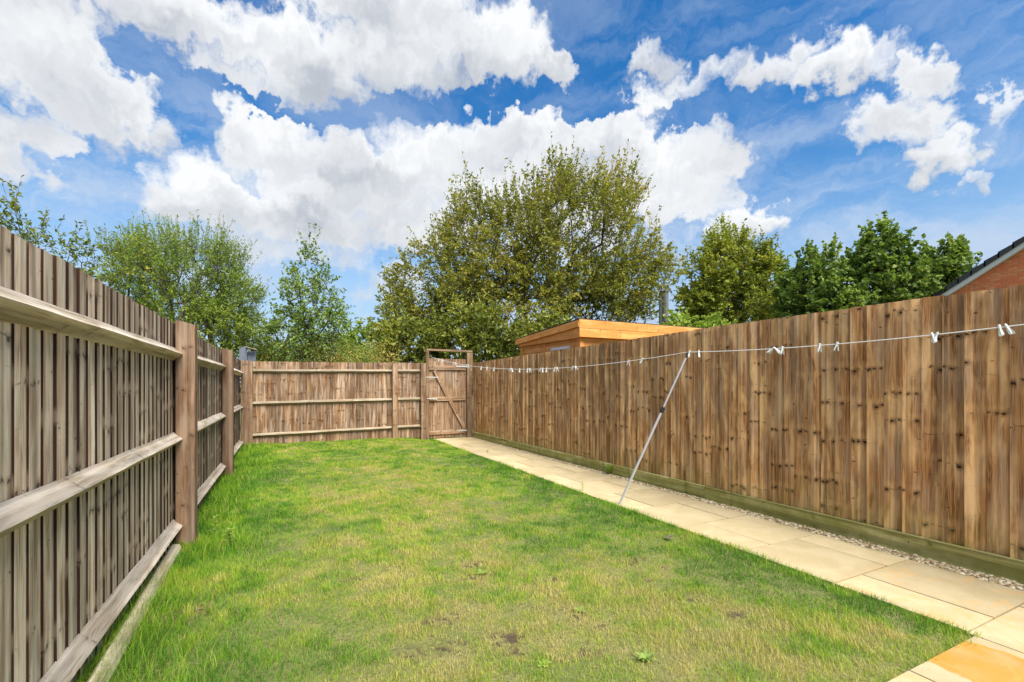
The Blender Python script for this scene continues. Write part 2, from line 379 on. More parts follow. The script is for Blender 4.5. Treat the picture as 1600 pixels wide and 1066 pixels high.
_tab = np.random.default_rng(5).random((256, 256))
def vn(x, y):
    xi = np.floor(x).astype(int); yi = np.floor(y).astype(int); fx = x - xi; fy = y - yi
    fx = fx * fx * (3 - 2 * fx); fy = fy * fy * (3 - 2 * fy)
    a = _tab[xi % 256, yi % 256]; b = _tab[(xi + 1) % 256, yi % 256]; c = _tab[xi % 256, (yi + 1) % 256]; d = _tab[(xi + 1) % 256, (yi + 1) % 256]
    return (a * (1 - fx) + b * fx) * (1 - fy) + (c * (1 - fx) + d * fx) * fy
def fbm(x, y, o=3):
    s = 0; a = .5; n = 0
    for k in range(o): s = s + a * vn(x * 2 ** k + 17 * k, y * 2 ** k + 31 * k); n += a; a *= .5
    return s / n
def sstep(x, a, b): q = np.clip((x - a) / (b - a), 0, 1); return q * q * (3 - 2 * q)

# ------------------------------------------------------------------ plan of the garden
LX = -0.80                 # face of the left fence boards
YB0, YB1 = 10.50, 10.78    # back fence line at X=-0.7 and X=4.2
def YB(x): return YB0 + (YB1 - YB0) * (x + .7) / 4.9
RX0, RX1 = 4.30, 4.22      # right fence line near / far
def RX(y): return RX0 + (RX1 - RX0) * (y - 1) / 9.7
PL, PR = 3.17, 4.11        # path left / right edge
LAWN_Y = 1.07
def ground_z(x, y):
    x = np.asarray(x, float); y = np.asarray(y, float)
    z = .012 + .095 * sstep(y, 6., 10.4) * (1 - sstep(x, 2.2, 3.2))
    z = z + .028 * (fbm(x * .9 + 5, y * .9, 2) - .5) * (1 - sstep(x, 2.9, 3.15)) * sstep(y, 1.1, 1.6)
    return z

def GP(px, py, z_=.02):
    d = (EYE - z_) * F / (py - HZ); q_ = P(px, py, d); return q_[0], q_[1]
BARE = [(*GP(750, 897), .15, .06), (*GP(990, 876), .13, .10), (*GP(872, 790), .16, .09), (*GP(692, 968), .14, .08), (*GP(790, 998), .12, .07), (*GP(700, 1012), .10, .05), (*GP(905, 962), .05, .04), (*GP(935, 978), .07, .04), (*GP(1085, 932), .08, .05), (*GP(1040, 885), .06, .04), (*GP(800, 1020), .08, .05), (*GP(905, 1022), .08, .04), (*GP(945, 1018), .07, .04), (*GP(860, 902), .10, .05), (*GP(620, 823), .16, .09), (*GP(280, 960), .24, .16), (*GP(1010, 905), .05, .04), (*GP(740, 880), .10, .08), (*GP(965, 830), .09, .05), (*GP(640, 1020), .09, .05), (*GP(1150, 960), .06, .04), (*GP(545, 905), .08, .05), (*GP(500, 800), .12, .08)]
def bare_at(x, y):
    b_ = np.zeros_like(x)
    for (cx, cy, rx, ry) in BARE:
        b_ = np.maximum(b_, np.exp(-(((x - cx) / rx) ** 2 + ((y - cy) / ry) ** 2)))
    return b_
def soil_at(x, y):
    return np.clip(bare_at(x, y) * 4.6 * (fbm(x * 34 + 2, y * 34, 3) - .30) - .30, 0, 1)
# ---- ground beyond and below
m, t, b = new_mat('rough_field_grass')
pos = t.node('ShaderNodeNewGeometry').outputs['Position']
c = t.mix(t.ss(t.noise(pos, .25, 5, .6), .35, .65), (.07, .09, .03), (.17, .16, .06)); c = t.mix(t.m('MULTIPLY', t.noise(pos, 9, 4), .5), c, (.05, .07, .02))
t.l.new(c, b.inputs['Base Color']); b.inputs['Roughness'].default_value = 1
g = MB(); S_ = 2500
xs = [-S_, -300, -60, -20, 20, 60, 300, S_]
for i in range(7):
    for j in range(7): g.poly([(xs[i], xs[j], -.06), (xs[i + 1], xs[j], -.06), (xs[i + 1], xs[j + 1], -.06), (xs[i], xs[j + 1], -.06)], [(0, 0)] * 4)
tag(g.build('field', m), 'rough grass field beyond the garden fences', 'ground', kind='structure')

m, t, b = new_mat('lawn_soil')
pos = t.node('ShaderNodeNewGeometry').outputs['Position']
n1_ = t.noise(pos, 2.2, 5, .6); n2_ = t.noise(pos, 45, 4, .65)
c = t.mix(t.ss(n1_, .35, .65), (.15, .17, .045), (.24, .22, .08)); c = t.mix(t.attr('tone'), c, (.085, .06, .03)); c = t.mix(t.ss(n2_, .50, .78), c, (.075, .052, .03))
t.l.new(c, b.inputs['Base Color']); b.inputs['Roughness'].default_value = 1
bp = t.node('ShaderNodeBump'); bp.inputs['Distance'].default_value = .02; t.l.new(n2_, bp.inputs['Height']); t.l.new(bp.outputs[0], b.inputs['Normal'])
NX, NY = 190, 450
gx_ = np.linspace(-.95, PL - .004, NX); gy_ = np.linspace(LAWN_Y, 11.0, NY)
X, Y = np.meshgrid(gx_, gy_); Z = ground_z(X, Y)
V = np.stack([X.ravel(), Y.ravel(), Z.ravel()], 1); nx = NX
q = np.array([[j * nx + i, j * nx + i + 1, (j + 1) * nx + i + 1, (j + 1) * nx + i] for j in range(NY - 1) for i in range(NX - 1)])
fx_, fy_ = V[q[:, 0], 0], V[q[:, 0], 1]
lawn = raw_mesh('lawn', V, q, m, soil_at(fx_, fy_)); tag(lawn, 'patchy lawn filling the garden between fence and path', 'lawn', kind='structure')

# ---- grass blades
m, t, b = new_mat('grass_blades')
tn = t.attr('tone')
cr = t.node('ShaderNodeValToRGB'); t.l.new(tn, cr.inputs[0]); e = cr.color_ramp.elements
e[0].position = 0; e[0].color = (.085, .24, .018, 1); e[1].position = 1; e[1].color = (.62, .53, .19, 1)
for ps, cc in ((.28, (.19, .40, .020)), (.58, (.36, .50, .042)), (.82, (.54, .54, .09))):
    q_ = e.new(ps); q_.color = (*cc, 1)
t.l.new(cr.outputs[0], b.inputs['Base Color']); b.inputs['Roughness'].default_value = .5; b.inputs['Specular IOR Level'].default_value = .25
tr = t.node('ShaderNodeBsdfTranslucent'); t.l.new(cr.outputs[0], tr.inputs[0])
mx = t.node('ShaderNodeMixShader'); mx.inputs[0].default_value = .35
t.l.new(b.outputs[0], mx.inputs[1]); t.l.new(tr.outputs[0], mx.inputs[2]); t.l.new(mx.outputs[0], t.n['Material Output'].inputs[0])
M['grass'] = m
def blades(n_try, dens, lmin, lmax, sel=None, seed=1, bbox=(-.92, PL + .08, LAWN_Y - .05, 10.95), long=False):
    r = np.random.default_rng(seed)
    x = r.uniform(bbox[0], bbox[1], n_try); y = r.uniform(bbox[2], bbox[3], n_try)
    d = FW[0] * x + FW[1] * y; dist = np.hypot(x, y)
    keep = r.random(n_try) < dens(x, y, dist)
    keep &= (x < PL - .022 + .11 * (fbm(y * 6 + 3, y * 0 + 1.5, 3) ** 1.5)) & (y > LAWN_Y + .035 - .15 * fbm(x * 6 + 3, x * 0 + 4.5, 3) ** 1.5)
    x = x[keep]; y = y[keep]; dist = dist[keep]; n = len(x)
    return x, y, dist, n, r
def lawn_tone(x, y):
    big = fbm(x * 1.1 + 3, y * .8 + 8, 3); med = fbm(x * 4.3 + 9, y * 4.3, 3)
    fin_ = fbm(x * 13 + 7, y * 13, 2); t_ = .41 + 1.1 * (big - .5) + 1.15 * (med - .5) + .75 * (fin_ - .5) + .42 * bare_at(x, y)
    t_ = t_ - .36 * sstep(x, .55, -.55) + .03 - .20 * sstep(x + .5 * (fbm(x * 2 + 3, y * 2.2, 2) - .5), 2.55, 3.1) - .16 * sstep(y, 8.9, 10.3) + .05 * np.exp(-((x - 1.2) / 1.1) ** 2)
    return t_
def make_blades(name, x, y, dist, n, r, hgt, wid, lean, tone, label, curl=1.0):
    z = ground_z(x, y) - .004
    a = r.uniform(0, 2 * np.pi, n); wa = a + np.pi / 2 + r.uniform(-.6, .6, n)
    if lean is not None:
        a = np.where(r.random(n) < .3, lean + r.normal(0, .9, n), a)
    L = hgt; bend = r.uniform(.25, 1.1, n) * curl
    dx, dy = np.cos(a), np.sin(a); wx, wy = np.cos(wa) * wid / 2, np.sin(wa) * wid / 2
    P0 = np.stack([x, y, z], 1)
    m1 = np.stack([dx * L * .5 * np.sin(bend * .4), dy * L * .5 * np.sin(bend * .4), L * .5 * np.cos(bend * .4)], 1)
    m2 = m1 + np.stack([dx * L * .5 * np.sin(bend * 1.15), dy * L * .5 * np.sin(bend * 1.15), L * .5 * np.cos(bend * 1.15)], 1)
    Wv = np.stack([wx, wy, np.zeros(n)], 1)
    V = np.stack([P0 - Wv, P0 + Wv, P0 + m1 + Wv * .8, P0 + m1 - Wv * .8, P0 + m2], 1).reshape(-1, 3)
    k = np.arange(n) * 5
    F3 = np.stack([k, k + 1, k + 2, k, k + 2, k + 3, k + 3, k + 2, k + 4], 1).reshape(-1, 3)
    o = raw_mesh(name, V, F3, M['grass'], np.repeat(np.clip(tone, 0, 1), 3), 3)
    return tag(o, label, 'grass', kind='stuff')
def dens1(x, y, d):
    clump = .45 + .9 * fbm(x * 14, y * 14, 2)
    return np.clip(1.15 / np.maximum(d / 2.4, 1) ** 1.0, .18, 1) * clump * (1 - .96 * soil_at(x, y))
x, y, dist, n, r = blades(820000, dens1, 0, 0, seed=3)
nz = fbm(x * 2.2 + 40, y * 2.2, 3)
hgt = (.012 + .034 * nz + .04 * (fbm(x * 8 + 1, y * 8, 2) - .42) + .03 * sstep(x, .1, -.75) + .018 * sstep(x, 2.95, 3.15)) * r.uniform(.6, 1.35, n); hgt = np.maximum(hgt, .008)
wid = np.clip(.0019 * np.maximum(dist / 2.6, 1) ** .75, .0019, .0055) * r.uniform(.7, 1.3, n)
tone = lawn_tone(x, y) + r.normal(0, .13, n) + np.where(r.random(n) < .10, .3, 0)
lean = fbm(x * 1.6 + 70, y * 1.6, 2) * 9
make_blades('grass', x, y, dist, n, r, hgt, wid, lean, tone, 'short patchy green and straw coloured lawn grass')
# long fine grass along the left fence, the back fence and the path edge
def dens2(x, y, d):
    e1 = sstep(x, -.25 + .25 * 1, -.7) * .55
    e2 = sstep(y, 10.25, 10.55) * .25
    e3 = sstep(x, 3.02, 3.14) * .42; e4 = sstep(fbm(x * 3.1 + 60, y * 3.1, 2), .58, .75) * .12
    cl = np.clip(fbm(x * 2.6 + 11, y * 2.1, 2) * 2.2 - .45, .08, 1.3)
    return (e1 + e2 + e3 + e4) * cl * np.clip(3.2 / d, .3, 1)
x, y, dist, n, r = blades(330000, dens2, 0, 0, seed=5)
hgt = (.06 + .13 * fbm(x * 2.6 + 11, y * 2.1, 2) * (1 - sstep(x, 0, 1.) * .35)) * r.uniform(.55, 1.4, n) * np.where(y > 10.2, .7, 1) * np.where(x > -.1, .60, 1)
wid = np.clip(.0016 * np.maximum(dist / 2.6, 1) ** .8, .0016, .005) * r.uniform(.7, 1.3, n)
make_blades('long_grass', x, y, dist, n, r, hgt, wid, np.zeros(n) + .3, .22 + .3 * r.random(n) + np.where(r.random(n) < .08, .5, 0), 'longer fine green grass arching out from the fence foot', 1.35)

# ---- paving
m, t, b = new_mat('buff_sandstone_slabs')
pos = t.node('ShaderNodeNewGeometry').outputs['Position']; tn = t.attr('tone')
mot = t.noise(pos, 3.2, 5, .6, .6); grn = t.noise(pos, 90, 3, .7); md = t.noise(pos, 11, 4, .6)
c = t.mix(t.ss(mot, .35, .68), (.50, .40, .225), (.58, .475, .285)); c = t.mix(t.m('MULTIPLY', t.ss(grn, .5, .75), .45), c, (.40, .30, .16))
c = t.mix(t.m('MULTIPLY', t.ss(md, .6, .8), .25), c, (.68, .56, .37))
c = t.mix(1., c, t.comb(*[t.m('MULTIPLY_ADD', tn, .24, .86)] * 3), 'MULTIPLY')
# ochre iron stains with curved borders on the near slabs
pd = t.v('ADD', pos, t.v('MULTIPLY', t.v('SUBTRACT', t.noise(pos, 3.5, 3, .5, col=True), (.5, .5, .5)), (.30, .30, 0)))
def ell(cx, cy, rx, ry):
    return t.ss(t.v('LENGTH', t.v('MULTIPLY_ADD', pd, (1 / rx, 1 / ry, 0), (-cx / rx, -cy / ry, 0))), 1.03, .97)
sm = t.m('MAXIMUM', ell(2.86, .80, .24, .36), ell(3.52, .74, .24, .17))
c = t.mix(t.m('MULTIPLY', sm, t.ss(t.noise(pos, 7, 4), .25, .6, .55, .95)), c, t.mix(md, (.50, .215, .028), (.58, .29, .06)))
sm2 = t.m('MULTIPLY', t.ss(t.m('ABSOLUTE', t.m('SUBTRACT', t.noise(pos, 2.3, 2, .5, 1.2), .52)), .035, .012), t.ss(t.sep(pos)[1], 1.9, 1.6))
c = t.mix(t.m('MULTIPLY', sm2, .30), c, (.66, .36, .10))
# damp green-brown dirt next to the gravel strip and lawn edge
xx = t.sep(pos)[0]
dirt = t.m('MULTIPLY', t.m('MAXIMUM', t.ss(xx, PR - .07, PR), t.m('MULTIPLY', t.ss(xx, PL + .07, PL), t.ss(t.sep(pos)[1], 1.1, 1.15))), t.ss(md, .42, .62))
c = t.mix(t.m('MULTIPLY', dirt, .6), c, (.22, .19, .09))
t.l.new(c, b.inputs['Base Color']); b.inputs['Roughness'].default_value = .8; b.inputs['Specular IOR Level'].default_value = .25
bp = t.node('ShaderNodeBump'); bp.inputs['Strength'].default_value = .4; bp.inputs['Distance'].default_value = .006
t.l.new(t.m('ADD', t.m('MULTIPLY', md, 1.), t.m('MULTIPLY', grn, .3)), bp.inputs['Height']); t.l.new(bp.outputs[0], b.inputs['Normal'])
M['slab'] = m
sl = MB()
def slab(x0, x1, y0, y1):
    j = .0055; x0 += j + random.uniform(-.001, .001); x1 -= j; y0 += j + random.uniform(-.0015, .0015); y1 -= j; e = .0012; tn_ = random.random()
    z1 = .030 + random.uniform(-.0015, .0015); tx = random.uniform(-.002, .002); ty = random.uniform(-.002, .002)
    zz = lambda a, b_: z1 + tx * (a - x0) + ty * (b_ - y0)
    T = [(x0 + e, y0 + e), (x1 - e, y0 + e), (x1 - e, y1 - e), (x0 + e, y1 - e)]; B_ = [(x0, y0), (x1, y0), (x1, y1), (x0, y1)]
    sl.poly([(a, b_, zz(a, b_)) for a, b_ in T], [(0, 0)] * 4, tn_)
    for k in range(4):
        k2 = (k + 1) % 4
        sl.poly([(*B_[k], zz(*B_[k]) - e), (*B_[k2], zz(*B_[k2]) - e), (*T[k2], zz(*T[k2])), (*T[k], zz(*T[k]))], [(0, 0)] * 4, tn_)
        sl.poly([(*B_[k], -.03), (*B_[k2], -.03), (*B_[k2], zz(*B_[k2]) - e), (*B_[k], zz(*B_[k]) - e)], [(0, 0)] * 4, tn_)
y0 = 1.10; k = 0
while y0 < 10.70:
    y1 = min(y0 + .652, 10.76)
    if k % 2 == 0: slab(PL, 3.49, y0, y1); slab(3.49, PR, y0, y1)
    else: slab(PL, 3.82, y0, y1); slab(3.82, PR, y0, y1)
    y0 = y1; k += 1
for (a, b_) in ((-1.0, -.1), (-.1, .55), (.55, 1.2), (1.2, 1.85), (1.85, 2.5), (2.5, 3.15), (3.15, 3.80), (3.80, 4.20)):
    slab(a, b_, .44, 1.07 if b_ <= 3.2 else 1.10); slab(a, b_, -.22, .44)
path = sl.build('path', M['slab']); tag(path, 'pale buff stone slab path and patio edge beside the lawn', 'path', kind='structure')
jm = plain('joint_sand', (.035, .027, .016), 1., var=.4, scale=60)
g = MB(); g.poly([(PL - .03, 1.0, .0), (4.40, 1.0, .0), (4.40, 10.9, .0), (PL - .03, 10.9, .0)], [(0, 0)] * 4)
g.poly([(-1.1, -.3, .0), (4.40, -.3, .0), (4.40, 1.0, .0), (-1.1, 1.0, .0)], [(0, 0)] * 4)
tag(g.build('path_bed', jm), 'dark soil bed showing in the joints of the slab path', 'path bed', kind='structure')

# ---- pebbles along the gravel board
m, t, b = new_mat('pebbles'); tn = t.attr('tone')
cr = t.node('ShaderNodeValToRGB'); t.l.new(tn, cr.inputs[0]); e = cr.color_ramp.elements
e[0].color = (.17, .12, .06, 1); e[1].color = (.72, .63, .47, 1)
for ps, cc in ((.35, (.36, .27, .14)), (.7, (.52, .41, .24))): q_ = e.new(ps); q_.color = (*cc, 1)
t.l.new(cr.outputs[0], b.inputs['Base Color']); b.inputs['Roughness'].default_value = .75
phi = (1 + 5 ** .5) / 2
ico = np.array([(-1, phi, 0), (1, phi, 0), (-1, -phi, 0), (1, -phi, 0), (0, -1, phi), (0, 1, phi), (0, -1, -phi), (0, 1, -phi), (phi, 0, -1), (phi, 0, 1), (-phi, 0, -1), (-phi, 0, 1)], float); ico /= np.linalg.norm(ico[0])
icf = np.array([(0, 11, 5), (0, 5, 1), (0, 1, 7), (0, 7, 10), (0, 10, 11), (1, 5, 9), (5, 11, 4), (11, 10, 2), (10, 7, 6), (7, 1, 8), (3, 9, 4), (3, 4, 2), (3, 2, 6), (3, 6, 8), (3, 8, 9), (4, 9, 5), (2, 4, 11), (6, 2, 10), (8, 6, 7), (9, 8, 1)])
r = np.random.default_rng(9); n = 9500
y = 1.0 + 9.7 * r.random(n) ** 1.35; x = PR - .002 + (RX(y) - .033 - PR) * r.random(n)
sz = r.uniform(.007, .0155, n); sc_ = np.stack([sz * r.uniform(.8, 1.4, n), sz * r.uniform(.8, 1.5, n), sz * r.uniform(.5, .85, n)], 1)
az_ = r.uniform(0, 6.28, n); jit = 1 + r.uniform(-.16, .16, (n, 12, 1))
pv = ico[None] * jit * sc_[:, None, :]
rx_ = pv[..., 0] * np.cos(az_)[:, None] - pv[..., 1] * np.sin(az_)[:, None]; ry_ = pv[..., 0] * np.sin(az_)[:, None] + pv[..., 1] * np.cos(az_)[:, None]
zc = .012 + r.uniform(0, .016, n)
V = np.stack([rx_ + x[:, None], ry_ + y[:, None], pv[..., 2] + zc[:, None]], 2).reshape(-1, 3)
Fq = (icf[None] + (np.arange(n) * 12)[:, None, None]).reshape(-1, 3)
gr = raw_mesh('gravel', V, Fq, m, np.repeat(r.random(n), 20), 3); tag(gr, 'strip of small tan and cream pebbles between path and fence', 'gravel', kind='stuff')

# ------------------------------------------------------------------ fences
def board_run(mb, p0, p1, nrm, pitch, zb, zt, step, thick_far, mat_edge=True, pairs=True, jt=.004, base_off=0., wvar=.08, shared=None):
    'feather-edge boards from p0 to p1 (2-D); nrm points to the viewer side'
    p0 = Vector((*p0, 0)); p1 = Vector((*p1, 0)); ax = p1 - p0; L = ax.length; ax.normalize(); nv_ = Vector((*nrm, 0))
    s = 0.; k = 0; vo = 0; tb = .5
    while s < L - .01:
        w = pitch * random.uniform(1 - wvar, 1 + wvar); w = min(w, L - s)
        if k % 2 == 0 or not pairs: vo = random.random() * 60; uoff = random.random() * 60; tb = random.random()
        else: uoff += .3 + random.random() * .004
        tone = min(1, max(0, tb * .45 + random.random() * .55))
        f0 = s / L; z0 = zb(f0) + random.uniform(-jt, jt); z1 = zt(f0) + random.uniform(-jt, jt)
        wb = random.uniform(-.0012, .0012); st = step * random.uniform(.8, 1.25)
        # profile: (along, out); thick edge at the near or the far end of the board
        lap = .006; tw = random.uniform(-.0015, .0015)
        cup = random.choice((-.0085, -.0065, -.004, .002, .003)) * random.uniform(.6, 1.1) * (1 if thick_far else .45)
        a0, a1 = s, s + w + lap * 0
        oN, oF = (.002, st) if thick_far else (st, .002)
        prof = []
        NS = 5
        for i in range(NS):
            f = i / (NS - 1); prof.append((a0 + (a1 - a0) * f, oN + (oF - oN) * f - cup * 4 * f * (1 - f) + base_off))
        NZ = 4
        rows = []
        for j in range(NZ + 1):
            z = z0 + (z1 - z0) * j / NZ
            sw = random.uniform(-.0009, .0009) if 0 < j < NZ else 0
            rows.append([(p0 + ax * (a + wb * (j / NZ - .5) * 2) + nv_ * (o + sw + tw * (j / NZ - .5) * (1 if i > 2 else -1)) + Vector((0, 0, z))) for i, (a, o) in enumerate(prof)])
        for j in range(NZ):
            for i in range(NS - 1):
                u0 = prof[i][0] - s + uoff; u1 = prof[i + 1][0] - s + uoff
                v0 = vo + z0 + (z1 - z0) * j / NZ; v1 = vo + z0 + (z1 - z0) * (j + 1) / NZ
                mb.poly([rows[j][i], rows[j][i + 1], rows[j + 1][i + 1], rows[j + 1][i]], [(u0, v0), (u1, v0), (u1, v1), (u0, v1)], tone)
            # thick edge
            e_i = NS - 1 if thick_far else 0
            A, B = rows[j][e_i], rows[j + 1][e_i]; bk = nv_ * -(st + .003)
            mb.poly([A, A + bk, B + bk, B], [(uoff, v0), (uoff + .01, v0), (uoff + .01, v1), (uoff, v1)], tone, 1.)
        bk = nv_ * -.012
        for row, sg in ((rows[0], 1), (rows[-1], -1)):
            pts = row + [q_ + bk for q_ in row[::-1]]
            if sg > 0: pts = pts[::-1]
            mb.poly(pts, [(uoff + i * .01, vo + 7) for i in range(len(pts))], tone * .7)
        # back face
        A, B, C_, D_ = rows[0][0] + bk, rows[0][-1] + bk, rows[-1][-1] + bk, rows[-1][0] + bk
        mb.poly([B, A, D_, C_], [(uoff, vo), (uoff + w, vo), (uoff + w, vo + z1), (uoff, vo + z1)], tone)
        s += w; k += 1
ARRIS = lambda hh, pr: [(0, -hh), (pr * .92, -.006), (pr, 0), (pr * .92, .006), (0, hh)]

# ---- left fence
lf = empty('panel_fence', (LX, 6, 0), 'long silvery weathered fence on the left with arris rails and brown posts', 'fence')
mb = MB()
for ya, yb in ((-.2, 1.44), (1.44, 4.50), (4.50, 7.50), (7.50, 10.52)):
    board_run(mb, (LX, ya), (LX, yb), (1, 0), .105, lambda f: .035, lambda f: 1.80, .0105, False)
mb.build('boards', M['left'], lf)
posts_y = (1.44, 4.50, 7.52)
for ya, yb in ((-.2, 1.40), (1.5, 4.46), (4.57, 7.47), (7.58, 10.38)):
    for zc, sag in ((1.555, 0), (.885, 0), (.19, 0)):
        mb = MB(); q0 = zc + random.uniform(-.008, .008); q1 = zc + random.uniform(-.008, .008)
        # run towards +Y: the right-hand side of the run is +X
        mb.prism(ARRIS(.054, .066), (LX + .009, ya, q0), (LX + .009, yb, q1), segs=10, warp=.0022)
        mb.build('rail', M['leftrail'], lf)
for i, yy in enumerate(posts_y):
    mb = MB(); w = .13
    x0 = -.775
    e = .006
    prof = [(-w / 2 + e, -w / 2), (w / 2 - e, -w / 2), (w / 2, -w / 2 + e), (w / 2, w / 2 - e), (w / 2 - e, w / 2), (-w / 2 + e, w / 2), (-w / 2, w / 2 - e), (-w / 2, -w / 2 + e)]
    mb.prism(prof, (x0 + w / 2, yy, -.05), (x0 + w / 2, yy, 1.80), up=(0, 1, 0), segs=1)
    mb.V = [(a, b_, c_ + (.022 - (a - x0) * .25 if c_ > 1.7 else 0)) for a, b_, c_ in mb.V]
    mb.build('post', M['leftpost'], lf)
mb = MB(); mb.box((-.70, 10.44, -.05), (-.70, 10.44, 1.80), .14, .12, up=(0, 1, 0)); mb.build('post', M['leftpost'], lf)

# ---- back fence
bf = empty('panel_fence', (1.2, YB(1.2), 0), 'brown water-stained fence across the far end with three thin rails', 'fence')
mb = MB(); XA, XB = -.62, 2.98
board_run(mb, (XA, YB(XA)), (XB, YB(XB)), (0, -1), .112, lambda f: .13 - .05 * f, lambda f: 1.785 + .055 * f, .009, True)
mb.build('boards', M['back'], bf)
X2 = 2.25
for xa, xb in ((XA, X2 - .06), (X2 + .06, XB - .08)):
    for za, zb_ in ((1.592, 1.645), (.945, .99), (.308, .352)):
        mb = MB()
        fa = (xa - XA) / (XB - XA); fb = (xb - XA) / (XB - XA)
        mb.prism(ARRIS(.042, .056), (xa, YB(xa) - .008, za + (zb_ - za) * fa), (xb, YB(xb) - .008, za + (zb_ - za) * fb), segs=8, warp=.002)
        mb.build('rail', M['backrail'], bf)
for xx_, zt_, w in ((XA + .0, 1.79, .10), (X2, 1.81, .12), (2.915, 1.83, .12)):
    mb = MB(); mb.box((xx_, YB(xx_) - .055, -.05), (xx_, YB(xx_) - .055, zt_), w, .10, up=(0, 1, 0)); mb.build('post', M['gate'], bf)

# ---- gate
GX0, GX1 = 3.0, 4.17
gt = empty('garden_gate', (3.6, YB(3.6), 0), 'ledged and braced timber gate with a raised open frame at the end of the path', 'gate')
yg = YB(3.6)
for xx_, w, d_ in ((3.02, .065, .09), (4.10, .14, .12)):
    mb = MB(); mb.box((xx_, YB(xx_) - .04, -.03), (xx_, YB(xx_) - .04, 2.125 if w < .1 else 2.115), w, d_, up=(0, 1, 0)); mb.build('gate_post', M['gate'], gt)
mb = MB(); mb.box((2.99, YB(3.) - .04, 2.155), (4.17, YB(4.1) - .04, 2.15), .08, .048); mb.build('lintel', M['gate'], gt)
mb = MB(); board_run(mb, (3.062, YB(3.06)), (4.022, YB(4.02)), (0, -1), .10, lambda f: .055, lambda f: 1.955, .006, True, wvar=.03)
mb.build('board_panel', M['gate'], gt)
for z_ in (1.725, .985, .175):
    mb = MB(); mb.box((3.07, YB(3.07) - .026, z_), (4.01, YB(4.0) - .026, z_ + .012), .03, .105); mb.build('ledge', M['gate'], gt)
mb = MB(); mb.box((3.20, YB(3.2) - .030, 1.665), (3.99, YB(4.) - .030, .24), .09, .034, up=(0, -1, 0), tone=.85); mb.build('brace', M['gate'], gt)
def strap(xa, xb, z_, h=.035):
    mb = MB(); y_ = YB(xa) - .062 if abs(xb - xa) > .1 else YB(xa) - .09
    mb.box((xa, y_, z_), (xb, y_, z_), .006, h, bev=.001)
    s = 1 if xb > xa else -1
    mb.tube([(xa, y_ - .004, z_ - h * 1.3), (xa, y_ - .004, z_ + h * 1.3)], .009)
    for f in (.25, .55, .85): mb.tube([(xa + (xb - xa) * f, y_ - .001, z_), (xa + (xb - xa) * f, y_ - .008, z_)], .007)
    return mb
strap(4.05, 3.76, 1.775).build('hinge', M['zinc'], gt)
strap(4.05, 3.80, .20).build('hinge', M['zinc'], gt)
mb = strap(3.0, 3.24, 1.50, .022); mb.tube([(2.96, YB(3) - .085, 1.50), (3.28, YB(3) - .085, 1.50)], .009); mb.build('bolt', M['zinc'], gt)
mb = strap(3.0, 3.26, .985, .03); mb.tube([(3.0, YB(3) - .085, 1.0), (3.24, YB(3) - .085, .985)], .008); mb.build('latch', M['zinc'], gt)

# ---- right fence
rf = empty('panel_fence', (4.3, 6, 0), 'tall golden brown knotty board fence along the right of the path', 'fence')
mb = MB()
# the run goes from the near end to the far end; the boards' far edges stand proud
board_run(mb, (RX(-.6), -.6), (RX(10.72), 10.72), (-1, 0), .117, lambda f: .165, lambda f: 1.955 - .085 * max(0, f - .35) / .65, .019, True, wvar=.05)
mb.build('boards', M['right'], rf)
for ya, yb in ((-.6, .9), (.905, 3.70), (3.705, 6.30), (6.305, 8.7), (8.705, 10.72)):
    mb = MB(); hh = .17 + random.uniform(-.004, .004)
    mb.box((RX(ya) - .030, ya, .005 + hh / 2), (RX(yb) - .030, yb, .002 + hh / 2), .032, hh, tone=random.uniform(.3, .7)); mb.build('gravel_board', M['gravel'], rf)

# ---- loose edging timber on the left
te = MB()
te.prism([(-.035, -.05), (.03, -.05), (.038, .02), (.024, .045), (-.02, .05), (-.036, .035)], (-.675, 1.2, .020), (-.755, 4.34, .030), segs=14, warp=.003)
tag(te.build('edging_timber', M['edging']), 'pale worn timber lying along the foot of the left fence', 'timber')

# ---- grey metal thing at the corner
gb = empty('metal_box', (-.62, 10.75, 1.7), 'small blue-grey metal box standing above the far left corner', 'box')
mb = MB(); x0, x1, ya, yb, zb_ = -.80, -.575, 10.62, 10.84, 1.80
mb.box((x0 - .007, ya + .085, zb_), (x0 - .007, ya + .085, 2.06), .012, .17, up=(0, 1, 0), bev=.001)
mb.build('side_plate', M['lead'], gb)
mb = MB()
mb.poly([(x0, ya, zb_), (-.70, ya, zb_), (-.70, ya, 2.10), (x0 - .0, ya, 2.05)], [(0, 0)] * 4)
mb.poly([(-.70, ya + .01, 2.10), (x0, ya + .01, 2.05), (x0, ya + .01, zb_), (-.70, ya + .01, zb_)], [(0, 0)] * 4)
mb.poly([(x0, ya, 2.05), (-.70, ya, 2.10), (-.70, ya + .01, 2.10), (x0, ya + .01, 2.05)], [(0, 0)] * 4)
mb.box((-.69, ya, zb_), (-.69, ya, 2.095), .02, .02, bev=.002, up=(0, 1, 0))
mb.build('front_plate', M['lead'], gb)
mb = MB(); mb.box((-.60, ya + .06, zb_), (-.60, ya + .06, 2.00), .15, .012, up=(0, 1, 0), bev=.001); mb.build('recessed_plate', M['lead'], gb)
mb = MB(); mb.prism([(0, -.005), (.11, -.005), (.11, .005), (0, .005)], (-.70, ya + .0, 2.075), (-.52, ya + .03, 2.02)); mb.build('lid', M['edging'], gb)

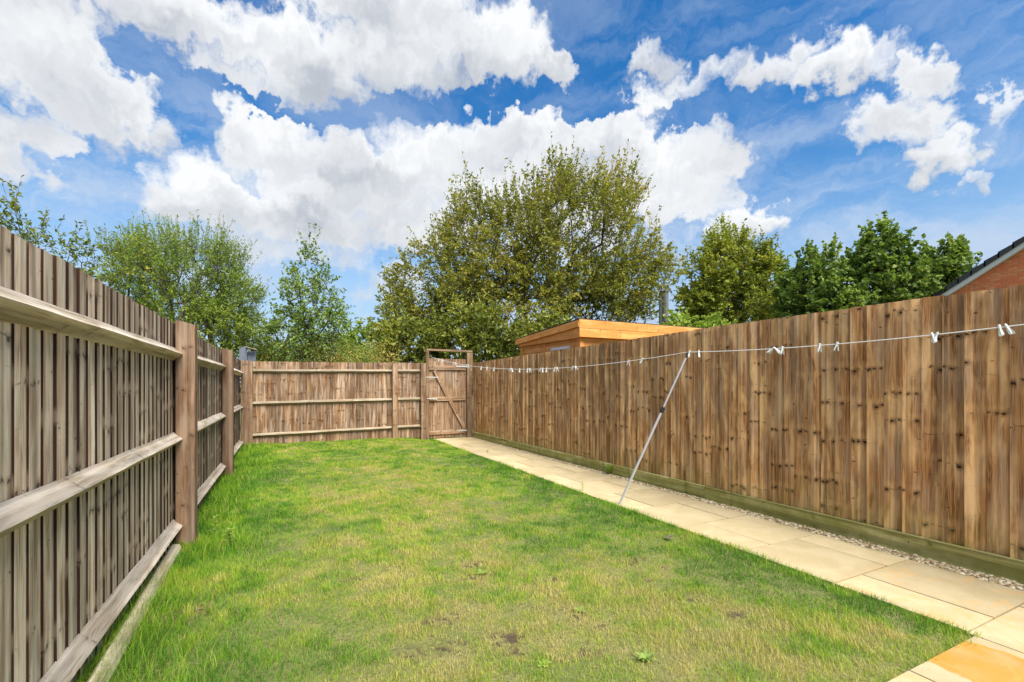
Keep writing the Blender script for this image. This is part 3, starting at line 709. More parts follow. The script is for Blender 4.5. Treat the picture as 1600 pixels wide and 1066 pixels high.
# ------------------------------------------------------------------ washing line, prop and pegs
A = P(668.5, 556, 11.02); A[2] = 2.02
def plan(L_): return 1 / (.0902 + (L_ + .18) / 1.248 * .2610)     # forward distance along the line's plan
def line_pt(px):
    L_ = (px - 800) / F; d = plan(L_); lat = L_ * d
    d0, d1 = plan((669 - 800) / F), plan((1075 - 800) / F)
    zprop = 1.652
    if px <= 1075:
        f = (d0 - d) / (d0 - d1); z = 2.02 + (zprop - 2.02) * f - 4 * .245 * f * (1 - f)
    else:
        dN = plan((1900 - 800) / F); f = (d1 - d) / (d1 - dN); z = zprop + (1.72 - zprop) * f - 4 * .055 * f * (1 - f)
    v = FW * d + RT * lat; return Vector((v[0], v[1], z))
pxs = list(np.linspace(669, 1075, 60)) + list(np.linspace(1085, 1900, 50))
mb = MB(); pts = [line_pt(q_) for q_ in pxs]; dl = (pts[-1] - pts[-2]).normalized(); pts += [pts[-1] + dl * k_ + Vector((0, 0, .012 * k_ * k_)) for k_ in (1, 2, 3, 4)]; mb.tube(pts, .0036, 7)
# twisted strand look and knot at the gate
mb.tube([pts[0] + Vector((0, 0, .03)), pts[0] + Vector((.015, -.01, 0)), pts[0] + Vector((0, -.012, -.03)), pts[0] + Vector((-.012, 0, 0)), pts[0] + Vector((0, 0, .02))], .004, 6)
cl = mb.build('clothes_line', M['cord'], smooth=True); tag(cl, 'white washing line sagging from the gate frame over the metal prop', 'clothes line')

foot = Vector((3.215, 3.93, .02)); top = line_pt(1075) - Vector((0, 0, .012)); ax = (top - foot)
pr = empty('clothes_prop', foot, 'slim grey telescopic prop leaning under the washing line', 'clothes prop')
def part_tube(name, f0, f1, r_, mat, n=14):
    mb = MB(); mb.tube([foot + ax * f0, foot + ax * f1], r_, n); return mb.build(name, mat, pr, smooth=False)
part_tube('lower_tube', 0.012, .635, .0135, M['alu']); part_tube('upper_tube', .60, .985, .0098, M['alu'])
part_tube('foot_cap', -.002, .02, .015, M['alu'])
mb = MB(); mb.tube([foot + ax * .615, foot + ax * .622, foot + ax * .65, foot + ax * .655], [.015, .019, .019, .012], 12)
kk = foot + ax * .637; mb.tube([kk + Vector((.015, -.005, 0)), kk + Vector((.034, -.012, 0))], .009, 8); mb.build('clamp_collar', M['black'], pr)
mb = MB(); tp = foot + ax * .98; u_ = ax.normalized(); sd_ = Vector((RT[0], RT[1], 0)) * 0 + u_.cross(Vector((FW[0], FW[1], 0))).normalized()
mb.tube([foot + ax * .972, foot + ax * .99], .0115, 10)
mb.tube([tp, tp + u_ * .03 + sd_ * .012, tp + u_ * .055 + sd_ * .014], .004, 6); mb.tube([tp, tp + u_ * .03 - sd_ * .012, tp + u_ * .055 - sd_ * .014], .004, 6)
mb.build('hook', M['black'], pr)

def make_peg():
    root = bpy.data.objects.new('clothes_peg', None); COL.objects.link(root); root.empty_display_size = .03
    prof = [(.0, .016, .0030), (.012, .0105, .0036), (.022, .004, .0036), (.030, .0035, .0040), (.042, .006, .0046), (.060, .0125, .0046), (.074, .0165, .0040)]
    for s in (-1, 1):
        mb = MB(); rows = []
        # grip end up, jaws around the cord, splayed legs hanging down
        sec = [(.018, .0015), (.012, .003), (.000, .0032), (-.012, .0045), (-.028, .0085), (-.044, .0125), (-.054, .0130)]
        wd = [.0050, .0062, .0062, .0070, .0090, .0102, .0072]
        for (z_, o), w_ in zip(sec, wd):
            th = .0030
            rows.append([Vector((s * o, -w_, z_)), Vector((s * (o + th * 1.6), -w_ * .6, z_)), Vector((s * (o + th * 1.6), w_ * .6, z_)), Vector((s * o, w_, z_))])
        for i in range(len(rows) - 1):
            for k_ in range(4):
                k2 = (k_ + 1) % 4; q_ = [rows[i][k_], rows[i][k2], rows[i + 1][k2], rows[i + 1][k_]]
                mb.poly(q_ if s < 0 else q_[::-1], [(0, 0)] * 4)
        mb.poly(rows[0] if s > 0 else rows[0][::-1], [(0, 0)] * 4); mb.poly(rows[-1][::-1] if s > 0 else rows[-1], [(0, 0)] * 4)
        o = mb.build('arm', M['peg']); o.parent = root
    mb = MB(); mb.tube([(0, -.007, -.012), (0, .007, -.012)], .0055, 8); o = mb.build('spring', M['peg']); o.parent = root
    return root
def copy_tree(o, parent=None):
    c_ = o.copy(); COL.objects.link(c_); c_.parent = parent
    for ch in list(o.children): copy_tree(ch, c_)
    return c_
pegs = [
 (685.5, 'white peg on the line nearest the gate frame, left of a close neighbour', 8), (691, 'second white peg from the gate frame, above the gate', -12),
 (708.6, 'left one of two crossed white pegs above the middle of the gate', 18), (711.5, 'right one of two crossed white pegs above the middle of the gate', -20),
 (729, 'left peg of the white bunch in front of the right gate post', 22), (731.5, 'right peg of the white bunch in front of the right gate post', -18),
 (752, 'lone white peg just right of the right gate post', 4), (761, 'small white peg midway between two others where the right fence begins', -8),
 (772, 'white peg hanging right of the small one where the right fence begins', 10),
 (797, 'left half of a splayed white peg pair on the far part of the line', 24), (800, 'right half of a splayed white peg pair on the far part of the line', -24),
 (812, 'single white peg just right of the splayed pair', 2), (824.5, 'left peg of the tight pair before the lowest dip of the line', 12), (828, 'right peg of the tight pair before the lowest dip of the line', -14),
 (844.5, 'leftmost of three white pegs bunched at the lowest dip of the line', 26), (848, 'middle one of three white pegs bunched at the lowest dip of the line', -6), (854, 'rightmost of three white pegs bunched at the lowest dip of the line', 8),
 (867, 'left peg of the crossed pair right of the bunch of three', 24), (870.5, 'right peg of the crossed pair right of the bunch of three', -16),
 (895, 'left peg of a wide splayed pair below the shed corner', 30), (899.5, 'right peg of a wide splayed pair below the shed corner', -34),
 (982, 'white peg farther left of the prop of the two on the rising line', 6), (1003.7, 'tilted white peg closer to the prop on the rising line', 34),
 (1077.5, 'white peg clipped right beside the top of the prop', 14), (1092, 'white peg one step right of the prop top', -5),
 (1207.5, 'left peg of a crossed pair midway along the right half of the line', 48), (1211.5, 'right peg of a crossed pair midway along the right half of the line', -46), (1222.5, 'upright white peg close right of the crossed pair', 2),
 (1281, 'left one of two spaced white pegs on the nearer line', 4), (1308, 'right one of two spaced white pegs on the nearer line', 9),
 (1457, 'left of two large white pegs leaning together near the right side', -16), (1463.6, 'right of two large white pegs leaning together near the right side', 20),
 (1562, 'left one of the last two large white pegs by the right edge', -10), (1573.5, 'right one of the last two large white pegs by the right edge', -26)]
peg0 = make_peg()
for i, (px, lab, tilt) in enumerate(pegs):
    o = peg0 if i == 0 else copy_tree(peg0)
    pt = line_pt(px); dv_ = line_pt(px + 2) - line_pt(px - 2)
    o.location = pt; yaw = math.atan2(dv_.y, dv_.x)
    o.rotation_euler = (Matrix.Rotation(yaw, 3, 'Z') @ Matrix.Rotation(R(tilt), 3, 'Y') @ Matrix.Rotation(R(random.choice((55, 65, 115, 125)) + random.uniform(-8, 8)), 3, 'Z')).to_euler()
    o.scale = (1.0,) * 3
    tag(o, lab, 'clothes peg', 'white pegs along the washing line')

# ------------------------------------------------------------------ shed behind the right fence
SX0, SX1, SY0, SY1 = 4.86, 8.6, 7.02, 9.30
sh_ = empty('garden_shed', (6.7, 8.1, 0), 'new orange timber shed with a sloping flat roof behind the right fence', 'shed')
def zr(y_): return 2.50 - .055 * (y_ - 6.9)
mb = MB()
z_ = 0.0
def clad(mb, a, b_, nrm, ztop):
    z0 = 0.
    while z0 < 2.22:
        z1 = z0 + .118
        ax_ = Vector((*b_, 0)) - Vector((*a, 0)); L_ = ax_.length; nv_ = Vector((*nrm, 0)); A_ = Vector((*a, 0)); B_ = Vector((*b_, 0))
        o0, o1 = .016, .010
        uo, vo = random.random() * 30, random.random() * 30; tt = random.random()
        def q4(p_, q_, zz0, zz1, oa, ob): return [p_ + nv_ * oa + Vector((0, 0, zz0)), q_ + nv_ * oa + Vector((0, 0, zz0)), q_ + nv_ * ob + Vector((0, 0, zz1)), p_ + nv_ * ob + Vector((0, 0, zz1))]
        mb.poly(q4(A_, B_, z0 + .006, z1, o0, o0), [(uo, vo), (uo, vo + L_), (uo + .11, vo + L_), (uo + .11, vo)], tt)
        mb.poly(q4(A_, B_, z0, z0 + .006, .003, o0), [(uo, vo), (uo, vo + L_), (uo + .01, vo + L_), (uo + .01, vo)], tt)
        z0 = z1
    mb.poly([A_, B_, B_ + Vector((0, 0, 2.24)), A_ + Vector((0, 0, 2.24))], [(uo, vo)] * 4, tt)
clad(mb, (SX0, SY0), (SX1, SY0), (0, -1), 2.2); clad(mb, (SX0, SY1), (SX0, SY0), (-1, 0), 2.2)
clad(mb, (SX1, SY0), (SX1, SY1), (1, 0), 2.2); clad(mb, (SX1, SY1), (SX0, SY1), (0, 1), 2.2)
mb.build('wall', M['shed'], sh_)
for cx, cy in ((SX0, SY0), (SX0, SY1), (SX1, SY0)):
    mb = MB(); mb.box((cx, cy, 0), (cx, cy, 2.22), .09, .09, up=(0, 1, 0), tone=.6); mb.build('corner_post', M['shed'], sh_)
mb = MB(); mb.box((SX0 - .012, 8.30, 0), (SX0 - .012, 8.30, 2.2), .03, .04, up=(0, 1, 0)); mb.build('cover_strip', M['shed'], sh_)
ox0, oy0, ox1, oy1 = 4.74, 6.90, 8.75, 9.42
for k_, (zt_, h_) in enumerate(((0, .16), (-.165, .155))):
    mb = MB(); mb.box((ox0 + .001 + k_ * .004, oy0, zr(oy0) + zt_ - h_ / 2), (ox1, oy0, zr(oy0) + zt_ - h_ / 2), .022, h_, tone=.5 + .2 * k_); mb.build('fascia', M['shed'], sh_)
mb = MB(); mb.box((ox0, oy1, zr(oy1) - .065), (ox0, oy0 + .012, zr(oy0) - .075), .022, .125, tone=.7); mb.build('fascia', M['shed'], sh_)
mb = MB(); x_ = ox0 + .035
mb.V = []
pp = [(x_, oy1 - .05, 2.19), (x_, oy0 + .02, 2.17), (x_, oy0 + .02, zr(oy0) - .12), (x_, oy1 - .05, zr(oy1) - .10)]
mb.poly(pp, [(0, 0), (0, 2.5), (.2, 2.5), (.1, 0)], .8); mb.poly([(a + .02, b_, c_) for a, b_, c_ in pp][::-1], [(0, 0)] * 4, .5)
mb.poly([pp[1], pp[0], (pp[0][0] + .02, *pp[0][1:]), (pp[1][0] + .02, *pp[1][1:])], [(0, 0)] * 4, .5)
mb.build('fascia', M['shed'], sh_)
mb = MB(); mb.prism([(-.0, -.012), (ox1 - ox0 + .03, -.012), (ox1 - ox0 + .03, .0), (-.0, .0)], (ox0 - .012, oy0 - .014, zr(oy0) + .012), (ox0 - .015, oy1 + .02, zr(oy1) + .012)); mb.build('roof', M['felt'], sh_)
mb = MB()
for a, b_ in (((SX0 - .03, 8.0, 2.03), (SX0 - .03, 7.34, 2.03)), ((SX0 - .03, 8.0, 1.40), (SX0 - .03, 7.34, 1.40))): mb.box(a, b_, .05, .055)
for y_ in (8.0, 7.34): mb.box((SX0 - .03, y_, 1.43), (SX0 - .03, y_, 2.0), .05, .05, up=(0, 1, 0))
wf = mb.build('window', M['upvc'], sh_)
mb = MB(); mb.poly([(SX0 - .026, 7.97, 1.43), (SX0 - .026, 7.37, 1.43), (SX0 - .026, 7.37, 2.0), (SX0 - .026, 7.97, 2.0)], [(0, 0)] * 4)
o = mb.build('pane', M['glass']); o.parent = wf

# ------------------------------------------------------------------ brick house on the right
m, t, b = new_mat('red_brick')
pos = t.node('ShaderNodeNewGeometry').outputs['Position']; sx, sy, sz_ = t.sep(pos)
br = t.node('ShaderNodeTexBrick'); t.l.new(t.comb(t.m('ADD', sx, sy), sz_, 0.), br.inputs['Vector'])
br.inputs['Scale'].default_value = 1.; br.inputs['Brick Width'].default_value = .225; br.inputs['Row Height'].default_value = .075; br.inputs['Mortar Size'].default_value = .006
br.inputs['Color1'].default_value = (.80, .19, .06, 1); br.inputs['Color2'].default_value = (.88, .30, .11, 1); br.inputs['Mortar'].default_value = (.42, .28, .2, 1)
c = t.mix(t.ss(t.noise(pos, 3., 4), .5, .7, 0, .5), br.outputs[0], (.34, .12, .075)); t.l.new(c, b.inputs['Base Color']); b.inputs['Roughness'].default_value = .9
bp = t.node('ShaderNodeBump'); bp.inputs['Distance'].default_value = .01; t.l.new(br.outputs['Fac'], bp.inputs['Height']); bp.invert = True; t.l.new(bp.outputs[0], b.inputs['Normal'])
M['brick'] = m
m, t, b = new_mat('dark_roof_tiles'); tn = t.attr('tone')
t.l.new(t.mix(tn, (.020, .022, .028), (.045, .047, .055)), b.inputs['Base Color']); b.inputs['Roughness'].default_value = .55; M['tiles'] = m
e0 = P(1475, 458, 14.0); HX = e0[0]; slope = math.tan(R(32.5))
EY, EZ = e0[1] + .25, e0[2] - .25 * slope; RY = EY - 4.9; RZ = EZ + 4.9 * slope; YF = RY - 4.9
hs = empty('brick_house', (HX + 4, RY, 0), 'red brick house gable with dark tiled roof and white barge board', 'house')
mb = MB(); wy0, wy1 = EY - .35, YF + .35
def zs(y_): return EZ + (EY - y_) * slope if y_ > RY else RZ - (RY - y_) * slope
for xx_, fl in ((HX + .12, 0), (HX + 9, 1)):
    pts = [(xx_, wy0, 0), (xx_, wy1, 0), (xx_, wy1, zs(wy1) - .16), (xx_, RY, RZ - .16), (xx_, wy0, zs(wy0) - .16)]
    mb.poly(pts[::-1] if fl else pts, [(0, 0)] * 5)
mb.poly([(HX + .12, wy0, 0), (HX + .12, wy0, zs(wy0) - .16), (HX + 9, wy0, zs(wy0) - .16), (HX + 9, wy0, 0)], [(0, 0)] * 4)
mb.poly([(HX + .12, wy1, 0), (HX + 9, wy1, 0), (HX + 9, wy1, zs(wy1) - .16), (HX + .12, wy1, zs(wy1) - .16)], [(0, 0)] * 4)
mb.build('wall', M['brick'], hs)
mb = MB(); nrow = 17; Lr = 4.9 / math.cos(R(32.5))
for sgn in (1, -1):
    for k_ in range(nrow):
        a = k_ / nrow; b_ = (k_ + 1.12) / nrow; ya = EY - (EY - RY) * a if sgn > 0 else YF + (RY - YF) * a; yb = EY - (EY - RY) * b_ if sgn > 0 else YF + (RY - YF) * b_
        za = EZ + (RZ - EZ) * a; zb2 = EZ + (RZ - EZ) * b_; X0 = HX - .05
        A_, B_, C_, D_ = (X0, ya, za + .17), (HX + 9.1, ya, za + .17), (HX + 9.1, yb, zb2 + .125), (X0, yb, zb2 + .125)
        tt = random.random()
        mb.poly([A_, B_, C_, D_] if sgn > 0 else [D_, C_, B_, A_], [(0, 0)] * 4, tt)
        mb.poly([(X0, ya, za - .01), A_, D_, (X0, yb, zb2 - .01)], [(0, 0)] * 4, tt)
        mb.poly([(X0, ya, za - .01), (HX + 9.1, ya, za - .01), B_, A_], [(0, 0)] * 4, tt)
mb.build('roof', M['tiles'], hs)
mb = MB()
mb.prism([(-.012, -.05), (.012, -.05), (.012, .08), (-.012, .08)], (HX + .0, EY + .02, EZ - .085), (HX + .0, RY, RZ - .085)); mb.prism([(-.012, -.05), (.012, -.05), (.012, .08), (-.012, .08)], (HX + .0, YF - .02, EZ - .085), (HX + .0, RY, RZ - .085))
mb.prism([(-.06, -.01), (.06, -.01), (.06, .01), (-.06, .01)], (HX + .06, EY, EZ - .14), (HX + .06, RY, RZ - .14))
mb.build('barge_board', M['upvc'], hs)

# ---- utility pole
dP = 24.
up_ = empty('utility_pole', (*P(1037, 600, dP)[:2], 0), 'grey twin timber pole with a metal band behind the big tree', 'pole')
for px, r_, yo in ((1033.5, .13, .1), (1040, .15, -.05)):
    q_ = P(px, 600, dP + yo); mb = MB(); mb.tube([(q_[0], q_[1], -.1), (q_[0], q_[1], 3), (q_[0], q_[1], 1.3 + (603 - 447) / F * dP)], [r_ * 1.15, r_ * 1.08, r_], 14); mb.build('shaft', M['concrete'], up_, smooth=False)
mb = MB(); q_ = P(1038, 453, dP - .15); mb.box(q_ - RT * .27, q_ + RT * .33, .12, .16, bev=.01); mb.build('band', M['lead'], up_)

# ------------------------------------------------------------------ trees
def ell_w(px, py, rx, ry, d, rd=None):
    c_ = P(px, py, d); k_ = d / F; return (c_, rx * k_, (rd if rd else rx * k_), ry * k_)
def make_tree(name, label, cat, base, ells, nt, tw, tlen, lpt, leaf, lw, mat, bark=None, up=.35, seed=1, droop=.2, shoots=.12, trunk_r=None, forks=None, group=None, spread=.5, tr0=.004, surf=.55, zmin=.35, stems=1, wood_r=.0075):
    r = np.random.default_rng(seed); base = np.array(base, float)
    root = empty(name, tuple(base), label, cat, group)
    vol = np.array([a * b_ * c_ for _, a, b_, c_ in ells]) ** .75; vol /= vol.sum()
    T = []
    while len(T) < nt:
        k_ = r.choice(len(ells), p=vol); c_, a, b_, h_ = ells[k_]
        v_ = r.normal(size=3); v_ /= np.linalg.norm(v_); rad = r.random() ** (.33 * (1 - surf))
        rad *= .80 + .20 * r.random()
        q_ = c_ + RT * (v_[0] * a * rad) + FW * (v_[1] * b_ * rad) + np.array([0, 0, v_[2] * h_ * rad])
        if q_[2] > zmin: T.append(q_)
    T = np.array(T)
    cen = sum(v_ * w_[0] for v_, w_ in zip(vol, ells)); bot = max(.3, min(c_[2] - h_ for c_, a, b_, h_ in ells))
    nodes = [base.copy()]; par = [-1]
    for s_ in range(stems):
        fk = np.array([base[0], base[1], bot + .1]) + (cen - base) * np.array([.25, .25, 0]) + (r.normal(0, .35, 3) * np.array([1, 1, .3]) if stems > 1 else 0)
        ns = max(2, int((fk[2] - base[2]) / .6)); pi_ = 0
        for k_ in range(1, ns + 1):
            nodes.append(base + (fk - base) * k_ / ns + r.normal(0, .03, 3)); par.append(pi_); pi_ = len(nodes) - 1
    order = np.argsort(np.linalg.norm(T - (base + np.array([0, 0, bot])), axis=1))
    order = np.concatenate([order[::9], order]) ; seen = set(); term = []
    dep = [0.] * len(nodes)
    for k_ in order:
        if k_ in seen: continue
        seen.add(k_); q_ = T[k_]; N_ = np.array(nodes); dd = np.linalg.norm(N_ - q_, axis=1)
        dz = q_[2] - N_[:, 2]; cost = dd * (1 + .9 * np.clip(-dz / (dd + 1e-6) + .15, 0, 1)) + .12 * np.array(dep)
        j = int(np.argmin(cost)); L_ = dd[j]; ns = max(1, int(L_ / .7)); a0 = N_[j]; pi_ = j
        for s_ in range(1, ns + 1):
            f = s_ / ns; mid = a0 + (q_ - a0) * f; mid[2] -= .10 * L_ * math.sin(f * math.pi); mid += r.normal(0, .035, 3) * (f < 1)
            nodes.append(mid); par.append(pi_); dep.append(dep[pi_] + L_ / ns); pi_ = len(nodes) - 1
        term.append(pi_)
    n = len(nodes); N_ = np.array(nodes); cnt = np.zeros(n); cnt[term] += 1
    for k_ in range(n - 1, 0, -1): cnt[par[k_]] += cnt[k_]
    rad = wood_r * np.maximum(cnt, 1) ** .52
    # wood
    edges = [(par[k_], k_) for k_ in range(1, n)]
    A_ = N_[[a for a, _ in edges]]; B_ = N_[[b_ for _, b_ in edges]]
    ra = np.minimum(rad[[a for a, _ in edges]], rad[[b_ for _, b_ in edges]] * 1.35); rb = rad[[b_ for _, b_ in edges]]
    # twigs
    tS = []; tD = []; tL = []
    zt_ = T[:, 2]; zq = np.quantile(zt_, .72)
    for k_ in term:
        q_ = N_[k_]; outw = q_ - cen; outw[2] *= .6; outw /= (np.linalg.norm(outw) + 1e-6)
        for s_ in range(tw):
            d_ = outw * .55 + np.array([0, 0, up]) + r.normal(0, spread, 3); d_ /= np.linalg.norm(d_)
            L_ = tlen * r.uniform(.55, 1.2)
            if q_[2] > zq and r.random() < shoots: d_ = np.array([0, 0, 1.]) + r.normal(0, .16, 3) + outw * .2; d_ /= np.linalg.norm(d_); L_ *= 1.9
            tS.append(q_ + r.normal(0, .08, 3)); tD.append(d_); tL.append(L_)
    tS = np.array(tS); tD = np.array(tD); tL = np.array(tL)
    tE = tS + tD * tL[:, None]; tE[:, 2] -= droop * tL * .5
    def tubes(A, B, ra, rb, ns):
        d_ = B - A; L_ = np.linalg.norm(d_, axis=1, keepdims=True) + 1e-9; d_ = d_ / L_
        hlp = np.where(np.abs(d_[:, 2:3]) < .8, np.array([[0, 0, 1.]]), np.array([[1., 0, 0]])); u_ = np.cross(d_, hlp); u_ /= np.linalg.norm(u_, axis=1, keepdims=True); w_ = np.cross(d_, u_)
        an = np.arange(ns) * 2 * np.pi / ns; ring = u_[:, None] * np.cos(an)[None, :, None] + w_[:, None] * np.sin(an)[None, :, None]
        V0 = A[:, None] + ring * np.asarray(ra).reshape(-1, 1, 1); V1 = (B + d_ * np.asarray(rb).reshape(-1, 1) * .3)[:, None] + ring * np.asarray(rb).reshape(-1, 1, 1)
        V = np.concatenate([V0, V1], 1).reshape(-1, 3); k_ = (np.arange(len(A)) * 2 * ns)[:, None]; i_ = np.arange(ns)[None]; i2 = (i_ + 1) % ns
        Fq = np.stack([k_ + i_, k_ + i2, k_ + ns + i2, k_ + ns + i_], 2).reshape(-1, 4); return V, Fq
    V1, F1 = tubes(A_, B_, ra, rb, 6); V2, F2 = tubes(tS, tE, np.full(len(tS), tr0), np.full(len(tS), tr0 * .6), 3)
    raw_mesh('trunk', np.concatenate([V1, V2]), np.concatenate([F1, F2 + len(V1)]), bark or M['bark'], None, 4, root)
    # leaves
    nl = len(tS) * lpt; ti = np.repeat(np.arange(len(tS)), lpt); f = r.uniform(.12, 1.04, nl)
    C_ = tS[ti] + tD[ti] * (tL[ti] * f)[:, None]; C_[:, 2] -= droop * tL[ti] * .5 * f ** 2
    ld = tD[ti] * .5 + r.normal(0, .62, (nl, 3)); ld[:, 2] -= droop; ld /= np.linalg.norm(ld, axis=1, keepdims=True)
    nr = r.normal(0, .7, (nl, 3)) + np.array([0, 0, .8]); sd2 = np.cross(ld, nr); sd2 /= np.linalg.norm(sd2, axis=1, keepdims=True); nr = np.cross(sd2, ld)
    ll = (leaf * r.uniform(.6, 1.3, nl))[:, None]; ww = ll * lw
    B0 = C_; tip = C_ + ld * ll - nr * ll * .08
    Lf = C_ + ld * ll * .42 + sd2 * ww * .5 + nr * ww * .22; Rg = C_ + ld * ll * .42 - sd2 * ww * .5 + nr * ww * .22
    L2 = C_ + ld * ll * .75 + sd2 * ww * .33 + nr * ww * .1; R2 = C_ + ld * ll * .75 - sd2 * ww * .33 + nr * ww * .1
    V = np.stack([B0, Lf, L2, tip, R2, Rg], 1).reshape(-1, 3); k_ = np.arange(nl) * 6
    Fq = np.stack([k_, k_ + 3, k_ + 2, k_ + 1, k_, k_ + 5, k_ + 4, k_ + 3], 1).reshape(-1, 4)
    cl_ = fbm(C_[:, 0] * .9 + C_[:, 2] * .7 + 20, C_[:, 1] * .9 + C_[:, 2] * .8 + 50, 3)
    tone = np.clip(.5 + .9 * (cl_ - .5) + r.normal(0, .17, nl), 0, 1)
    raw_mesh('crown', V, Fq, mat, np.repeat(tone, 2), 4, root)
    return root

L_olive = leafmat('olive_leaves', (.145, .175, .03), (.33, .335, .05), (.52, .41, .09))
L_bright = leafmat('bright_willow_leaves', (.115, .20, .03), (.31, .41, .058), (.47, .51, .11))
L_birch = leafmat('birch_leaves', (.12, .20, .04), (.25, .36, .07), (.38, .46, .12))
L_yell = leafmat('yellowing_leaves', (.11, .15, .03), (.27, .32, .05), (.70, .44, .05))
L_maple = leafmat('dark_maple_leaves', (.085, .14, .032), (.19, .29, .058), (.38, .44, .12))
L_oak = leafmat('yellow_green_leaves', (.18, .23, .035), (.38, .41, .06), (.54, .50, .10))
L_dark = leafmat('dark_shrub_leaves', (.11, .14, .026), (.28, .31, .05), (.48, .46, .09))
L_lime = leafmat('lime_shrub_leaves', (.16, .25, .035), (.30, .41, .06), (.46, .52, .10))
L_scrub = leafmat('scrub_leaves', (.09, .17, .03), (.24, .33, .065), (.68, .50, .17))

D1 = 18.
make_tree('willow_tree', 'big round olive green tree towering behind the gate and shed', 'tree', P(850, 640, D1) * [1, 1, 0],
    [ell_w(885, 385, 125, 112, D1, 3.0), ell_w(780, 400, 105, 85, D1, 2.6), ell_w(690, 455, 85, 88, D1, 2.4), ell_w(975, 435, 70, 82, D1, 2.4), ell_w(830, 485, 180, 78, D1, 3.0), ell_w(628, 495, 38, 50, D1 - 1, 1.4),
     ell_w(868, 300, 48, 38, D1, 1.4), ell_w(955, 310, 46, 36, D1, 1.4), ell_w(740, 335, 40, 34, D1, 1.2), ell_w(1012, 410, 32, 46, D1, 1.0)],
    1250, 6, .62, 13, .112, .50, L_olive, up=.45, seed=21, shoots=.45, droop=.12, stems=3, wood_r=.0058, surf=.15)
D2 = 12.5
make_tree('willow_tree', 'bushy bright green tree rising behind the left fence', 'tree', P(290, 640, D2) * [1, 1, 0],
    [ell_w(290, 450, 100, 75, D2, 1.6), ell_w(220, 440, 60, 55, D2, 1.2), ell_w(350, 480, 55, 65, D2, 1.2), ell_w(300, 520, 115, 60, D2, 1.6), ell_w(250, 405, 40, 35, D2, .8), ell_w(330, 410, 40, 35, D2, .8)],
    620, 6, .38, 16, .066, .36, L_bright, up=1.0, seed=5, shoots=.7, droop=.0, stems=4, wood_r=.005, tr0=.003, surf=.4)
D3 = 13.5
make_tree('birch_tree', 'slender airy young birch behind the far fence, between the willows', 'tree', P(487, 640, D3) * [1, 1, 0],
    [ell_w(487, 520, 72, 45, D3, 1.), ell_w(487, 475, 52, 42, D3, .8), ell_w(486, 430, 30, 34, D3, .5), ell_w(486, 392, 12, 26, D3, .2)],
    210, 4, .44, 11, .078, .62, L_birch, bark=M['birchbark'], up=.35, seed=8, shoots=.35, droop=.5, stems=1, wood_r=.0042, tr0=.003, surf=.2, spread=.4)
D4 = 6.5
make_tree('hazel_shrub', 'sparse twiggy shrub with yellowing leaves over the nearest left boards', 'shrub', P(60, 640, D4) * [1, 1, 0],
    [ell_w(22, 335, 16, 26, D4, .3), ell_w(38, 350, 18, 34, D4, .3), ell_w(20, 372, 28, 34, D4, .4), ell_w(45, 365, 22, 28, D4, .4), ell_w(95, 405, 42, 26, D4, .5), ell_w(150, 425, 38, 26, D4, .5), ell_w(60, 470, 120, 60, D4, .8)],
    120, 3, .26, 9, .056, .52, L_yell, up=.5, seed=14, shoots=.35, droop=.15, stems=4, wood_r=.003, tr0=.0022, surf=.2)
D5 = 19.
make_tree('field_maple', 'rounded yellow green tree right of the grey pole', 'tree', P(1140, 640, D5) * [1, 1, 0],
    [ell_w(1140, 430, 62, 52, D5, 1.8), ell_w(1110, 465, 50, 45, D5, 1.5), ell_w(1190, 450, 38, 50, D5, 1.4), ell_w(1150, 490, 85, 40, D5, 1.9), ell_w(1135, 395, 35, 25, D5, .9)],
    480, 5, .50, 17, .125, .55, L_oak, up=.5, seed=31, shoots=.4, stems=3, wood_r=.008, surf=.35)
D6 = 15.5
for (cx, ty, rx_, sd_, lab) in ((1270, 378, 38, 41, 'dark green leafy tree nearest the yellow green one'), (1365, 345, 62, 42, 'tallest dark green leafy tree with upright shoots above the right fence'), (1462, 378, 34, 43, 'dark green leafy tree beside the brick house gable')):
    hh_ = 560 - ty
    make_tree('maple_tree', lab, 'tree', P(cx, 640, D6) * [1, 1, 0],
        [ell_w(cx, ty + hh_ * .50, rx_ * 1.0, hh_ * .36, D6, 1.5), ell_w(cx + rx_ * .15, ty + hh_ * .24, rx_ * .52, hh_ * .17, D6, .9), ell_w(cx - rx_ * .3, ty + hh_ * .62, rx_ * 1.0, hh_ * .28, D6, 1.5), ell_w(cx + rx_ * .3, ty + hh_ * .62, rx_ * .95, hh_ * .28, D6, 1.5)],
        int(150 + rx_ * 1.8), 5, .36, 15, .125, .90, L_maple, up=.7, seed=sd_, shoots=.5, stems=2, wood_r=.008, surf=.3, droop=.25, group='dark green trees above the right fence')
make_tree('lime_shrub', 'low lime green shrub peeping over the shed roof end', 'shrub', P(1085, 640, 15.0) * [1, 1, 0],
    [ell_w(1085, 515, 38, 20, 15., .8), ell_w(1060, 530, 45, 28, 15., .8), ell_w(1120, 520, 30, 20, 15, .7)], 70, 4, .3, 12, .12, .8, L_lime, up=.5, seed=51, stems=3, wood_r=.005)
